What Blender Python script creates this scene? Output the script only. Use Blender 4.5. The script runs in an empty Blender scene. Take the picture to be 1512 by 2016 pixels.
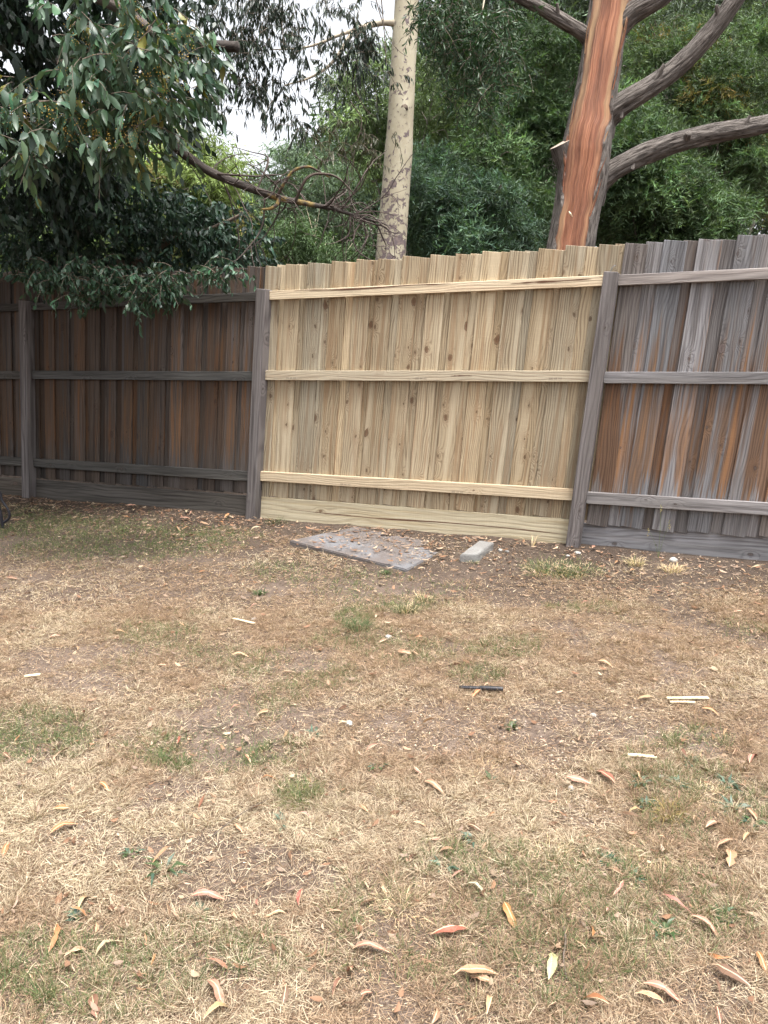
import bpy, bmesh, math
import numpy as np
from mathutils import Vector, Matrix

# ------------------------------------------------------------------ camera, sky, sun, exposure
SC = bpy.context.scene
COL = SC.collection
R = math.radians
FPX, PIT = 1514.0, math.atan(278 / 1514.0)
EYE = np.array([0.0, 0.0, 1.5])
cam_d = bpy.data.cameras.new('camera')
cam_d.sensor_fit = 'HORIZONTAL'; cam_d.sensor_width = 36.0
cam_d.lens = FPX / 1512 * 36.0
cam_d.clip_start = 0.05; cam_d.clip_end = 2000
cam = bpy.data.objects.new('camera', cam_d); COL.objects.link(cam)
cam.location = EYE; cam.rotation_euler = (math.pi / 2 - PIT, 0, 0)
SC.camera = cam

SUN_EL, SUN_AZ = 72.0, 150.0      # azimuth clockwise from +Y: behind the camera, to the right
wd = bpy.data.worlds.new('World'); SC.world = wd; wd.use_nodes = True
wn = wd.node_tree; wn.nodes.clear()
sky = wn.nodes.new('ShaderNodeTexSky'); sky.sky_type = 'NISHITA'; sky.sun_disc = False
sky.sun_elevation = R(SUN_EL); sky.sun_rotation = R(SUN_AZ)
sky.air_density = 1.0; sky.dust_density = 6.0; sky.ozone_density = 1.0
hs = wn.nodes.new('ShaderNodeHueSaturation'); hs.inputs['Saturation'].default_value = 0.18
bg = wn.nodes.new('ShaderNodeBackground'); bg.inputs['Strength'].default_value = 0.115
wo = wn.nodes.new('ShaderNodeOutputWorld')
wn.links.new(sky.outputs[0], hs.inputs['Color']); wn.links.new(hs.outputs[0], bg.inputs['Color'])
wn.links.new(bg.outputs[0], wo.inputs['Surface'])

sd = bpy.data.lights.new('sun', 'SUN'); sd.energy = 1.5; sd.angle = R(11); sd.color = (1.0, 0.96, 0.9)
sun = bpy.data.objects.new('sun', sd); COL.objects.link(sun)
sv = Vector((math.sin(R(SUN_AZ)) * math.cos(R(SUN_EL)), math.cos(R(SUN_AZ)) * math.cos(R(SUN_EL)), math.sin(R(SUN_EL))))
sun.rotation_euler = sv.to_track_quat('Z', 'Y').to_euler()
sun.location = sv * 60

SC.view_settings.view_transform = 'Standard'; SC.view_settings.look = 'None'
SC.view_settings.gamma = 1.0; SC.view_settings.use_curve_mapping = False
SC.view_settings.exposure = 1.9
SC.cycles.max_bounces = 4; SC.cycles.diffuse_bounces = 3; SC.cycles.glossy_bounces = 2
SC.cycles.transmission_bounces = 3; SC.cycles.transparent_max_bounces = 4
SC.cycles.adaptive_threshold = 0.02
SC.cycles.caustics_reflective = False; SC.cycles.caustics_refractive = False

rng = np.random.default_rng(11)

# ------------------------------------------------------------------ frames of reference
FWD = np.array([0, math.cos(PIT), -math.sin(PIT)]); UPV = np.array([0, math.sin(PIT), math.cos(PIT)])
def ray(px, py): return (px - 756) * np.array([1.0, 0, 0]) + FPX * FWD - (py - 1008) * UPV
def at(px, py, Y):
    r = ray(px, py); return EYE + r * (Y / r[1])
FU = np.array([0.91656, -0.39990, 0.0]); FN = np.array([-0.39990, -0.91656, 0.0]); FD = 5.4579
LEAN = 0.092                                   # posts and palings all lean a little along the fence
def fpt(u, v, w=0.0): return FU * u + np.array([0, 0, v]) + FN * (w - FD)

TAB = rng.random((256, 256))
def vnoise(x, y):
    x = np.asarray(x, float); y = np.asarray(y, float)
    xi = np.floor(x).astype(int); yi = np.floor(y).astype(int); fx = x - xi; fy = y - yi
    fx = fx * fx * (3 - 2 * fx); fy = fy * fy * (3 - 2 * fy)
    a = TAB[xi & 255, yi & 255]; b = TAB[(xi + 1) & 255, yi & 255]; c = TAB[xi & 255, (yi + 1) & 255]; d = TAB[(xi + 1) & 255, (yi + 1) & 255]
    return (a * (1 - fx) + b * fx) * (1 - fy) + (c * (1 - fx) + d * fx) * fy
def fbm(x, y, o=3): return sum(vnoise(x * 2 ** k + 17 * k, y * 2 ** k + 31 * k) * 0.5 ** k for k in range(o)) / sum(0.5 ** k for k in range(o))
def fdist(x, y): return FD - 0.39990 * np.asarray(x) - 0.91656 * np.asarray(y)     # metres in front of the fence
def H(x, y):
    x = np.asarray(x, float); y = np.asarray(y, float); s = fdist(x, y)
    far = np.clip((np.abs(x) + np.abs(y) - 14) / 10, 0, 1)
    return 0.27 - 0.05 * np.clip(s, 0, 9) + (1 - far) * ((fbm(x * 1.3 + 40, y * 1.3 + 40) - 0.5) * 0.05 + (fbm(x * 6 + 9, y * 6 + 3) - 0.5) * 0.02)
def gnd(px, py, lift=0.0):
    r = ray(px, py); t = 1.0 / FPX * 5
    lo, hi = 0.5 / FPX, 12.0 / FPX
    for _ in range(40):
        t = 0.5 * (lo + hi); P = EYE + r * t
        if P[2] > H(P[0], P[1]): lo = t
        else: hi = t
    P = EYE + r * t; P[2] = float(H(P[0], P[1])) + lift
    return P
def project(P):
    q = P - EYE; z = q @ FWD
    return 756 + FPX * q[..., 0] / z, 1008 - FPX * (q @ UPV) / z, z

# ------------------------------------------------------------------ object helpers
def tag(o, label=None, cat=None, group=None, kind=None):
    if label: o['label'] = label
    if cat: o['category'] = cat
    if group: o['group'] = group
    if kind: o['kind'] = kind
    return o
def empty(name, loc, label=None, cat=None, group=None):
    o = bpy.data.objects.new(name, None); COL.objects.link(o); o.location = loc; o.empty_display_size = 0.1
    return tag(o, label, cat, group)
def link(name, me, mats=None, parent=None, world=True):
    if mats is not None and not len(me.materials):
        for m in (mats if isinstance(mats, (list, tuple)) else [mats]): me.materials.append(m)
    o = bpy.data.objects.new(name, me); COL.objects.link(o)
    if parent is not None:
        o.parent = parent
        if world: o.matrix_parent_inverse = Matrix.Translation(parent.location).inverted()
    return o
def npmesh(name, V, F, col=None, st=None, mi=None, smooth=False):
    """V (n,3); F list of int arrays (m,k)"""
    me = bpy.data.meshes.new(name)
    V = np.asarray(V, np.float32)
    if not isinstance(F, (list, tuple)): F = [F]
    F = [np.asarray(f, np.int32) for f in F if len(f)]
    nl = sum(f.size for f in F); nf = sum(len(f) for f in F)
    me.vertices.add(len(V)); me.vertices.foreach_set('co', V.ravel())
    me.loops.add(nl); me.loops.foreach_set('vertex_index', np.concatenate([f.ravel() for f in F]))
    tot = np.concatenate([np.full(len(f), f.shape[1], np.int32) for f in F])
    me.polygons.add(nf); me.polygons.foreach_set('loop_start', np.concatenate([[0], np.cumsum(tot)[:-1]]).astype(np.int32))
    if mi is not None: me.polygons.foreach_set('material_index', np.asarray(mi, np.int32))
    if smooth: me.polygons.foreach_set('use_smooth', np.ones(nf, bool))
    if col is not None:
        a = me.attributes.new('col', 'FLOAT_COLOR', 'POINT')
        c = np.ones((len(V), 4), np.float32); c[:, :3] = col; a.data.foreach_set('color', c.ravel())
    if st is not None:
        a = me.attributes.new('st', 'FLOAT_VECTOR', 'POINT')
        s = np.zeros((len(V), 3), np.float32); s[:, :st.shape[1]] = st; a.data.foreach_set('vector', s.ravel())
    me.update(calc_edges=True); me.validate()
    return me
class Bag:
    """collects pieces into one mesh"""
    def __init__(s): s.V = []; s.F = {}; s.C = []; s.S = []; s.n = 0
    def add(s, V, F, col=(1, 1, 1), st=None):
        V = np.asarray(V, float)
        for f in (F if isinstance(F, (list, tuple)) else [F]):
            f = np.asarray(f, int)
            if len(f): s.F.setdefault(f.shape[1], []).append(f + s.n)
        s.V.append(V); c = np.ones((len(V), 3)); c[:] = col; s.C.append(c)
        s.S.append(np.zeros((len(V), 2)) if st is None else st); s.n += len(V)
        return s
    def mesh(s, name, smooth=False):
        return npmesh(name, np.concatenate(s.V), [np.concatenate(v) for v in s.F.values()], np.concatenate(s.C), np.concatenate(s.S), smooth=smooth)
def unit(a): return a / np.maximum(np.linalg.norm(a, axis=-1, keepdims=True), 1e-9)
def spline(P, n):
    P = np.asarray(P, float)
    if len(P) < 3: t = np.linspace(0, 1, n)[:, None]; return P[0] * (1 - t) + P[-1] * t
    Q = np.vstack([2 * P[0] - P[1], P, 2 * P[-1] - P[-2]])
    tt = np.linspace(0, len(P) - 1 - 1e-6, n); i = tt.astype(int); f = (tt - i)[:, None]
    a, b, c, d = Q[i], Q[i + 1], Q[i + 2], Q[i + 3]
    return 0.5 * ((2 * b) + (c - a) * f + (2 * a - 5 * b + 4 * c - d) * f ** 2 + (3 * b - a - 3 * c + d) * f ** 3)
def frames(P):
    T = unit(np.gradient(P, axis=0)); N = np.zeros_like(T)
    ref = np.array([1.0, 0, 0]) if abs(T[0][0]) < 0.9 else np.array([0, 1.0, 0])
    N[0] = unit(ref - T[0] * (ref @ T[0]))
    for k in range(1, len(P)): N[k] = unit(N[k - 1] - T[k] * (N[k - 1] @ T[k]))
    return T, N, np.cross(T, N)
def tube(P, r, n=24, m=10, ridge=0.0, rf=9, cap=True, lump=0.0, seed=0):
    """smooth tapering branch along P; ridge = furrow depth (share of the radius)"""
    P = spline(P, n); r = np.interp(np.linspace(0, 1, n), np.linspace(0, 1, len(np.atleast_1d(r))), np.atleast_1d(r))
    T, N, B = frames(P); L = np.concatenate([[0], np.cumsum(np.linalg.norm(np.diff(P, axis=0), axis=1))])
    a = np.arange(m) / m * 2 * np.pi; A, LL = np.meshgrid(a, L); RR = np.repeat(r[:, None], m, 1)
    k = np.ones_like(RR)
    if ridge:
        x = A / (2 * np.pi) * rf; w = vnoise(LL * 3 + seed, x * 0 + seed) * 1.2
        nz = vnoise(np.mod(x + w, rf) * 1.0 + 3.7 * seed, LL * 2.4 + seed) * .6 + vnoise(np.mod(x * 2 + w, 2 * rf) + 50, LL * 5 + seed) * .4
        k += ridge * (nz - 0.5) * 2
    if lump: k += lump * (vnoise(LL / max(r.mean(), 1e-3) * .5 + seed, np.sin(A) * 1.2 + 9) - 0.5) * 2
    V = P[:, None] + (N[:, None] * np.cos(A)[..., None] + B[:, None] * np.sin(A)[..., None]) * (RR * k)[..., None]
    i = np.arange(n - 1)[:, None] * m; j = np.arange(m)[None]; jn = (j + 1) % m
    F = np.stack([i + j, i + jn, i + m + jn, i + m + j], -1).reshape(-1, 4)
    V = V.reshape(-1, 3); st = np.stack([A * r.mean(), LL], -1).reshape(-1, 2); Fs = [F]
    if cap:
        V = np.vstack([V, P[-1] + T[-1] * r[-1] * .15]); st = np.vstack([st, [0, L[-1]]])
        e = (n - 1) * m; Fs.append(np.stack([e + j[0], e + jn[0], np.full(m, n * m)], -1))
    return V, Fs, st

# ------------------------------------------------------------------ materials
class G:
    def __init__(s, name):
        s.m = bpy.data.materials.new(name); s.m.use_nodes = True; s.t = s.m.node_tree; s.t.nodes.clear()
        s.out = s.t.nodes.new('ShaderNodeOutputMaterial')
    def put(s, sock, v):
        if isinstance(v, bpy.types.NodeSocket): s.t.links.new(v, sock)
        elif isinstance(v, (tuple, list)) and len(v) == 3 and sock.type == 'RGBA': sock.default_value = (*v, 1)
        else: sock.default_value = v
    def n(s, typ, o=0, props=None, **kw):
        nd = s.t.nodes.new('ShaderNode' + typ)
        for k, v in (props or {}).items(): setattr(nd, k, v)
        for k, v in kw.items(): s.put(nd.inputs[k.replace('_', ' ')], v)
        return nd.outputs[o]
    def math(s, op, a, b=None, c=None, clamp=False):
        nd = s.t.nodes.new('ShaderNodeMath'); nd.operation = op; nd.use_clamp = clamp
        for i, v in enumerate((a, b, c)):
            if v is not None: s.put(nd.inputs[i], v)
        return nd.outputs[0]
    def mix(s, f, a, b, blend='MIX'):
        nd = s.t.nodes.new('ShaderNodeMix'); nd.data_type = 'RGBA'; nd.blend_type = blend
        s.put(nd.inputs[0], f); s.put(nd.inputs[6], a); s.put(nd.inputs[7], b); return nd.outputs[2]
    def step(s, v, lo, hi, a=0.0, b=1.0):
        nd = s.t.nodes.new('ShaderNodeMapRange'); nd.interpolation_type = 'SMOOTHSTEP'
        for k, q in zip(range(5), (v, lo, hi, a, b)): s.put(nd.inputs[k], q)
        return nd.outputs[0]
    def vec(s, x, y, z): return s.n('CombineXYZ', X=x, Y=y, Z=z)
    def noise(s, v, scale=1.0, detail=3.0, rough=0.55, dist=0.0): return s.n('TexNoise', Vector=v, Scale=scale, Detail=detail, Roughness=rough, Distortion=dist)
    def attr(s, name, o=0): return s.n('Attribute', o, {'attribute_name': name})
    def bump(s, h, dist, strength=1.0): return s.n('Bump', Height=h, Distance=dist, Strength=strength)
    def bsdf(s, **kw): return s.n('BsdfPrincipled', **kw)
    def done(s, sh): s.t.links.new(sh, s.out.inputs['Surface']); return s.m

def wood(name, light, dark, streak_c, weather=None, knot_c=(0.10, 0.055, 0.032), rough=0.8, grain=0.5, knots=0.5, aged=None, rings=60.0, pale=None):
    """boards are modelled with their length along local Z, so one formula serves palings, rails and plinths"""
    g = G(name); co = g.n('TexCoord', 3); rn = g.n('ObjectInfo', 5); tint = g.n('ObjectInfo', 1)
    sp = g.t.nodes.new('ShaderNodeSeparateXYZ'); g.put(sp.inputs[0], co); x, y, z = sp.outputs
    mul = lambda a, b: g.math('MULTIPLY', a, b)
    xo = g.math('ADD', g.math('ADD', x, mul(y, 0.6)), mul(rn, 53.0)); zo = g.math('ADD', z, mul(rn, 91.0))
    def band(sx, sz, k, d=3.0, r=0.6, ds=0.0): return g.noise(g.vec(mul(xo, sx), k, mul(zo, sz)), 1.0, d, r, ds)
    vd = g.t.nodes.new('ShaderNodeTexVoronoi'); vd.voronoi_dimensions = '2D'; g.put(vd.inputs['Vector'], g.vec(mul(xo, 8.0), mul(zo, 4.6), 0.0)); g.put(vd.inputs['Scale'], 1.0)
    cs = g.t.nodes.new('ShaderNodeSeparateColor'); g.put(cs.inputs[0], vd.outputs['Color'])
    on = g.step(cs.outputs[0], 1 - knots - 0.02, 1 - knots + 0.02)
    dist = g.math('ADD', vd.outputs['Distance'], g.math('MULTIPLY_ADD', band(60, 45, 2.2, 3), 0.13, -0.065))
    c2 = mul(cs.outputs[1], cs.outputs[1]); size = g.math('MULTIPLY_ADD', mul(c2, c2), 0.16, 0.022)
    near = mul(g.step(dist, 0.02, 0.5, 1.0, 0.0), on)
    core = mul(g.step(g.math('SUBTRACT', dist, size), -0.03, 0.012, 1.0, 0.0), on)
    bend = band(4.0, 0.9, y, 2.0)
    rr = g.math('ADD', x, g.math('ADD', mul(bend, 0.17), mul(mul(near, near), 0.055)))
    ph = g.math('ADD', mul(rr, rings * 6.283), mul(band(70, 2.5, 0.4, 2.0), 4.0))
    ring = g.math('POWER', g.math('MULTIPLY_ADD', g.math('SINE', ph), 0.5, 0.5), 2.2)
    ring = mul(ring, g.step(band(18, 0.7, 5.5), 0.32, 0.55, 0.35, 1.0))
    fine = g.noise(g.vec(mul(xo, 380.0), mul(y, 380.0), mul(zo, 6.0)), 1.0, 3.0, 0.6)
    saw = band(5.0, 190.0, 0.0, 2.0)
    s1 = band(26, 0.8, 1.0, 3, 0.6, 0.5); s2 = band(48, 1.3, 7.3, 3, 0.6, 0.4); s3 = band(13, 0.6, 3.9, 2); s4 = band(120, 2.4, 4.4, 2)
    c = g.mix(mul(ring, grain), light, dark)
    c = g.mix(g.step(s1, 0.50, 0.62), c, streak_c)
    if pale: c = g.mix(g.step(s3, 0.50, 0.62, 0.0, 0.75), c, pale)
    c = g.mix(g.step(s2, 0.56, 0.72, 0.0, 0.5), c, dark)
    c = g.mix(g.step(s4, 0.62, 0.74, 0.0, 0.4), c, tuple(0.55 * q for q in dark))
    c = g.mix(mul(near, 0.35), c, streak_c)
    c = g.mix(g.math('MULTIPLY_ADD', fine, 0.9, -0.15), c, g.mix(1.0, c, (0.5, 0.46, 0.42), 'MULTIPLY'))
    c = g.mix(g.step(saw, 0.5, 0.75, 0.0, 0.25), c, g.mix(1.0, c, (1.35, 1.35, 1.35), 'MULTIPLY'))
    if weather:
        w1 = band(19, 0.5, 3.1, 4, 0.55, 0.5); w2 = band(12, 0.8, 8.8, 3); wz = band(60, 2.5, 1.7, 3)
        if aged:      # rain-silvered towards the exposed top and the splashed foot, brown where the rails shelter it
            zt = g.math('ADD', z, g.math('MULTIPLY_ADD', wz, 0.9, -0.45))
            sh = g.math('ADD', g.step(zt, 0.55, 1.75, aged[0], aged[1]), g.step(zt, 0.10, 0.40, 0.22, 0.0))
            f = g.step(g.math('ADD', g.math('ADD', mul(w1, 0.65), mul(w2, 0.35)), sh), 0.42, 0.58)
            f = g.math('MINIMUM', f, 0.93)
        else: f = g.step(w1, 0.25, 0.6, 0.65, 1.0)
        gc = g.mix(g.step(w2, 0.4, 0.62), weather, g.mix(1.0, weather, (1.32, 1.32, 1.34), 'MULTIPLY'))
        gc = g.mix(g.step(s2, 0.45, 0.65, 0.0, 0.7), gc, g.mix(1.0, weather, (0.45, 0.43, 0.43), 'MULTIPLY'))
        gc = g.mix(mul(fine, 0.9), gc, g.mix(1.0, gc, (0.38, 0.36, 0.38), 'MULTIPLY'))
        gc = g.mix(mul(ring, 0.55), gc, g.mix(1.0, gc, (0.42, 0.40, 0.42), 'MULTIPLY'))
        c = g.mix(f, c, gc)
    tail = mul(g.step(g.math('ABSOLUTE', g.math('SUBTRACT', dist, size)), 0.0, 0.16, 1.0, 0.0), on)
    c = g.mix(mul(tail, g.step(s2, 0.42, 0.6, 0.0, 0.6)), c, dark)
    c = g.mix(mul(core, 0.85), c, g.mix(g.step(dist, 0.0, 0.12), knot_c, tuple(1.5 * q for q in knot_c)))
    edge = g.step(g.math('ABSOLUTE', g.math('SUBTRACT', g.math('SUBTRACT', dist, size), 0.004)), 0.0, 0.022, 1.0, 0.0)
    c = g.mix(mul(mul(edge, on), 0.8), c, tuple(0.55 * q for q in knot_c))
    c = g.mix(1.0, c, tint, 'MULTIPLY')
    h = g.math('ADD', mul(fine, 0.7), mul(ring, -0.4))
    h = g.math('ADD', h, g.math('ADD', mul(saw, 0.25), mul(s4, -0.5)))
    return g.done(g.bsdf(Base_Color=c, Roughness=rough, Specular_IOR_Level=0.25, Normal=g.bump(h, 0.003, 0.8)))

M = {}
M['pine'] = wood('new_pine', (0.43, 0.358, 0.248), (0.175, 0.126, 0.08), (0.33, 0.242, 0.155), grain=0.8, knots=0.42, pale=(0.52, 0.45, 0.33))
M['pine_rail'] = wood('new_pine_rail', (0.51, 0.43, 0.31), (0.28, 0.205, 0.135), (0.46, 0.365, 0.255), grain=0.5, knots=0.16, rings=45)
M['plinth_new'] = wood('new_plinth', (0.48, 0.425, 0.305), (0.26, 0.205, 0.13), (0.40, 0.335, 0.22), grain=0.5, knots=0.16, rings=24)
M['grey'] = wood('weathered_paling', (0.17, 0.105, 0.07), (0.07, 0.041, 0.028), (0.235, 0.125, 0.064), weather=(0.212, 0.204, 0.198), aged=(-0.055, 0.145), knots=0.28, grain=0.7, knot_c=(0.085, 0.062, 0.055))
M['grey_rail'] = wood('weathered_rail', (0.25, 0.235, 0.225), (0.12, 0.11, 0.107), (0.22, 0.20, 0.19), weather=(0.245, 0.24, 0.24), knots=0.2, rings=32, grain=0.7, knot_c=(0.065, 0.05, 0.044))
M['brown'] = wood('shade_darkened_paling', (0.105, 0.069, 0.048), (0.046, 0.03, 0.021), (0.145, 0.076, 0.038), weather=(0.098, 0.086, 0.077), aged=(-0.04, 0.03), knots=0.24, grain=0.6, knot_c=(0.05, 0.035, 0.028))  # weathered brown, darkened further in colour to deepen the tree's shade
M['brown_rail'] = wood('shade_darkened_rail', (0.10, 0.09, 0.073), (0.054, 0.046, 0.038), (0.086, 0.075, 0.058), weather=(0.096, 0.089, 0.078), knots=0.16, rings=32, grain=0.6, knot_c=(0.065, 0.05, 0.044))  # rails and plinths likewise: canopy shade put into the wood colour
M['post'] = wood('weathered_post', (0.172, 0.149, 0.14), (0.085, 0.071, 0.066), (0.142, 0.118, 0.11), weather=(0.182, 0.168, 0.162), knots=0.2, rings=34, grain=0.75, knot_c=(0.065, 0.05, 0.044))

def attr_mat(name, rough=0.7, trans=0.0, spec=0.3, bumpy=None, tint=(1, 1, 1)):
    g = G(name); c = g.attr('col')
    kw = dict(Base_Color=c, Roughness=rough, Specular_IOR_Level=spec)
    if bumpy: kw['Normal'] = g.bump(g.noise(g.n('TexCoord', 3), bumpy[0], 3.0), bumpy[1])
    b = g.bsdf(**kw)
    if trans:
        t = g.n('BsdfTranslucent', Color=g.mix(1.0, c, (1.25, 1.35, 0.6), 'MULTIPLY'))
        ms = g.t.nodes.new('ShaderNodeMixShader'); g.put(ms.inputs[0], trans); g.t.links.new(b, ms.inputs[1]); g.t.links.new(t, ms.inputs[2]); b = ms.outputs[0]
    return g.done(b)
M['leaf'] = attr_mat('broad_leaf', 0.42, 0.18, 0.35)
M['fern'] = attr_mat('fine_foliage', 0.65, 0.25, 0.25)
M['blade'] = attr_mat('grass_blade', 0.75, 0.2, 0.2)
M['litter'] = attr_mat('dead_leaf_bits', 0.75, 0.0, 0.2)
M['bud'] = attr_mat('flower_bud', 0.6, 0.0, 0.3)
M['stonebits'] = attr_mat('stone_bits', 0.9, 0.0, 0.2)

def bark_mat(name, c1, c2, sx, sy, bd, rough=0.9):
    g = G(name); st = g.attr('st', 1); sp = g.t.nodes.new('ShaderNodeSeparateXYZ'); g.put(sp.inputs[0], st)
    v = g.vec(g.math('MULTIPLY', sp.outputs[0], sx), g.math('MULTIPLY', sp.outputs[1], sy), 0.0)
    nz = g.noise(v, 1.0, 5.0, 0.65, 0.4); n2 = g.noise(g.n('TexCoord', 3), 6.0, 3.0)
    c = g.mix(g.step(nz, 0.35, 0.65), c1, c2)
    c = g.mix(g.step(n2, 0.4, 0.7, 0.0, 0.5), c, tuple(0.6 * q for q in c2))
    c = g.mix(1.0, c, g.attr('col'), 'MULTIPLY')
    return g.done(g.bsdf(Base_Color=c, Roughness=rough, Normal=g.bump(nz, bd)))
M['bark_dark'] = bark_mat('dark_bark', (0.06, 0.045, 0.038), (0.13, 0.105, 0.09), 40, 8, 0.01)
M['bark_red'] = bark_mat('furrowed_bark', (0.030, 0.021, 0.017), (0.215, 0.188, 0.168), 60, 7, 0.04)
M['bark_pale'] = bark_mat('pale_bark', (0.42, 0.36, 0.28), (0.55, 0.48, 0.37), 20, 6, 0.004)
M['bark_grey'] = bark_mat('grey_bark', (0.13, 0.115, 0.10), (0.27, 0.245, 0.22), 30, 7, 0.008)
M['twig'] = bark_mat('twig_bark', (0.10, 0.075, 0.055), (0.19, 0.15, 0.12), 90, 30, 0.002)

def gum_bark():
    g = G('spotted_gum_bark'); st = g.attr('st', 1); sp = g.t.nodes.new('ShaderNodeSeparateXYZ'); g.put(sp.inputs[0], st)
    v = g.vec(g.math('MULTIPLY', sp.outputs[0], 1.25), sp.outputs[1], 0.0)
    n1 = g.math('ADD', g.math('MULTIPLY', g.noise(v, 15.0, 4.0, 0.6, 0.8), 0.68), g.math('MULTIPLY', g.noise(v, 5.0, 2.0), 0.32)); n2 = g.noise(v, 3.0, 3.0); n3 = g.noise(v, 28.0, 3.0)
    base = g.mix(g.step(n2, 0.35, 0.65), (0.46, 0.415, 0.305), (0.38, 0.335, 0.24))
    base = g.mix(g.step(n3, 0.5, 0.75, 0.0, 0.45), base, (0.50, 0.465, 0.38))
    # old bark plates cling to the foot and thin out upwards
    up = g.step(sp.outputs[1], 2.2, 4.6, 0.0, 0.105)
    lft = g.step(g.math('ABSOLUTE', g.math('SUBTRACT', sp.outputs[0], 0.70)), 0.0, 0.35, 0.0, 0.05)
    th = g.math('ADD', g.math('ADD', up, lft), 0.465)
    f = g.step(g.math('SUBTRACT', n1, th), 0.0, 0.012)
    pl = g.mix(g.step(n3, 0.4, 0.65), (0.13, 0.10, 0.105), (0.21, 0.16, 0.14))
    c = g.mix(f, base, pl)
    h = g.math('ADD', g.math('MULTIPLY', f, 1.0), g.math('MULTIPLY', n3, 0.4))
    return g.done(g.bsdf(Base_Color=c, Roughness=0.75, Normal=g.bump(h, 0.006)))
M['gum'] = gum_bark()
def split_wood():
    g = G('exposed_red_wood'); st = g.attr('st', 1); sp = g.t.nodes.new('ShaderNodeSeparateXYZ'); g.put(sp.inputs[0], st); a, t = sp.outputs[0], sp.outputs[1]
    w = g.noise(g.vec(g.math('MULTIPLY', a, 1.5), g.math('MULTIPLY', t, 0.9), 0.0), 1.0, 2.0)
    aa = g.math('ADD', a, g.math('MULTIPLY_ADD', w, 0.28, -0.14))
    fib = g.noise(g.vec(g.math('MULTIPLY', aa, 16.0), g.math('MULTIPLY', t, 1.0), 0.0), 1.0, 4.0, 0.65)
    fin = g.noise(g.vec(g.math('MULTIPLY', aa, 70.0), g.math('MULTIPLY', t, 3.0), 2.0), 1.0, 3.0)
    c = g.mix(g.step(fib, 0.36, 0.66), (0.22, 0.075, 0.036), (0.42, 0.185, 0.10))
    pale = g.step(g.math('ADD', g.math('ABSOLUTE', g.math('ADD', aa, 0.02)), g.math('MULTIPLY_ADD', fib, 0.5, -0.25)), 0.50, 0.66)
    pn = g.noise(g.vec(g.math('MULTIPLY', a, 0.9), g.math('MULTIPLY', t, 0.8), 5.0), 1.0, 3.0)
    c = g.mix(g.math('MULTIPLY', pale, g.step(pn, 0.36, 0.62, 0.15, 0.9)), c, (0.43, 0.275, 0.15))
    edge = g.step(g.math('ABSOLUTE', aa), 0.84, 0.95)
    c = g.mix(g.math('MULTIPLY', edge, 0.7), c, (0.16, 0.055, 0.03))
    c = g.mix(g.step(fin, 0.55, 0.72, 0.0, 0.6), c, (0.12, 0.035, 0.018))
    big = g.noise(g.vec(g.math('MULTIPLY', a, 2.2), g.math('MULTIPLY', t, 1.6), 9.0), 1.0, 4.0, 0.6)
    c = g.mix(1.0, c, g.mix(g.step(big, 0.35, 0.65), (0.62, 0.58, 0.56), (1.2, 1.22, 1.22)), 'MULTIPLY')
    h = g.math('ADD', fib, g.math('MULTIPLY', fin, 0.5))
    return g.done(g.bsdf(Base_Color=c, Roughness=0.6, Normal=g.bump(h, 0.012)))
M['split'] = split_wood()

def soil_mat():
    g = G('dry_soil'); co = g.n('TexCoord', 3)
    n1 = g.noise(co, 1.1, 4.0, 0.6); n2 = g.noise(co, 14.0, 4.0, 0.6); n3 = g.noise(co, 90.0, 3.0, 0.6); n4 = g.noise(co, 260.0, 2.0)
    c = g.mix(g.step(n1, 0.35, 0.65), (0.082, 0.063, 0.052), (0.130, 0.104, 0.088))
    c = g.mix(g.step(n2, 0.42, 0.68, 0.0, 0.7), c, (0.17, 0.137, 0.114))
    c = g.mix(g.step(n3, 0.45, 0.7, 0.0, 0.65), c, (0.055, 0.038, 0.03))
    c = g.mix(g.step(n4, 0.55, 0.72, 0.0, 0.7), c, (0.27, 0.21, 0.165))
    # dark leaf mould along the fence, pale dust out on the worn lawn
    sp = g.t.nodes.new('ShaderNodeSeparateXYZ'); g.put(sp.inputs[0], co)
    sf = g.math('SUBTRACT', 5.458, g.math('ADD', g.math('MULTIPLY', sp.outputs[0], 0.4), g.math('MULTIPLY', sp.outputs[1], 0.9166)))
    sf = g.math('ADD', sf, g.math('MULTIPLY_ADD', n1, 1.2, -0.6))
    c = g.mix(1.0, c, g.mix(g.step(sf, 0.5, 2.0), (0.55, 0.52, 0.49), (1.05, 1.0, 0.96)), 'MULTIPLY')
    h = g.math('ADD', g.math('MULTIPLY', n2, 1.0), g.math('MULTIPLY', n3, 0.5))
    return g.done(g.bsdf(Base_Color=c, Roughness=0.95, Specular_IOR_Level=0.15, Normal=g.bump(h, 0.02)))
M['soil'] = soil_mat()
def concrete(name, c1, c2, dirt):
    g = G(name); co = g.n('TexCoord', 3); n1 = g.noise(co, 7.0, 4.0, 0.6); n2 = g.noise(co, 120.0, 3.0); n3 = g.noise(co, 3.0, 4.0, 0.65)
    c = g.mix(n1, c1, c2); c = g.mix(g.step(n2, 0.5, 0.7, 0.0, 0.7), c, tuple(0.5 * q for q in c1))
    c = g.mix(g.step(n3, 0.36, 0.56, 0.0, dirt), c, (0.095, 0.072, 0.06))
    return g.done(g.bsdf(Base_Color=c, Roughness=0.9, Normal=g.bump(g.math('ADD', n1, n2), 0.004)))
M['slab'] = concrete('slab_concrete', (0.11, 0.11, 0.117), (0.18, 0.18, 0.192), 0.68)
M['block'] = concrete('block_concrete', (0.17, 0.17, 0.165), (0.26, 0.26, 0.25), 0.3)
M['stone'] = concrete('white_stone', (0.34, 0.325, 0.30), (0.48, 0.46, 0.43), 0.3)
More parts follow.
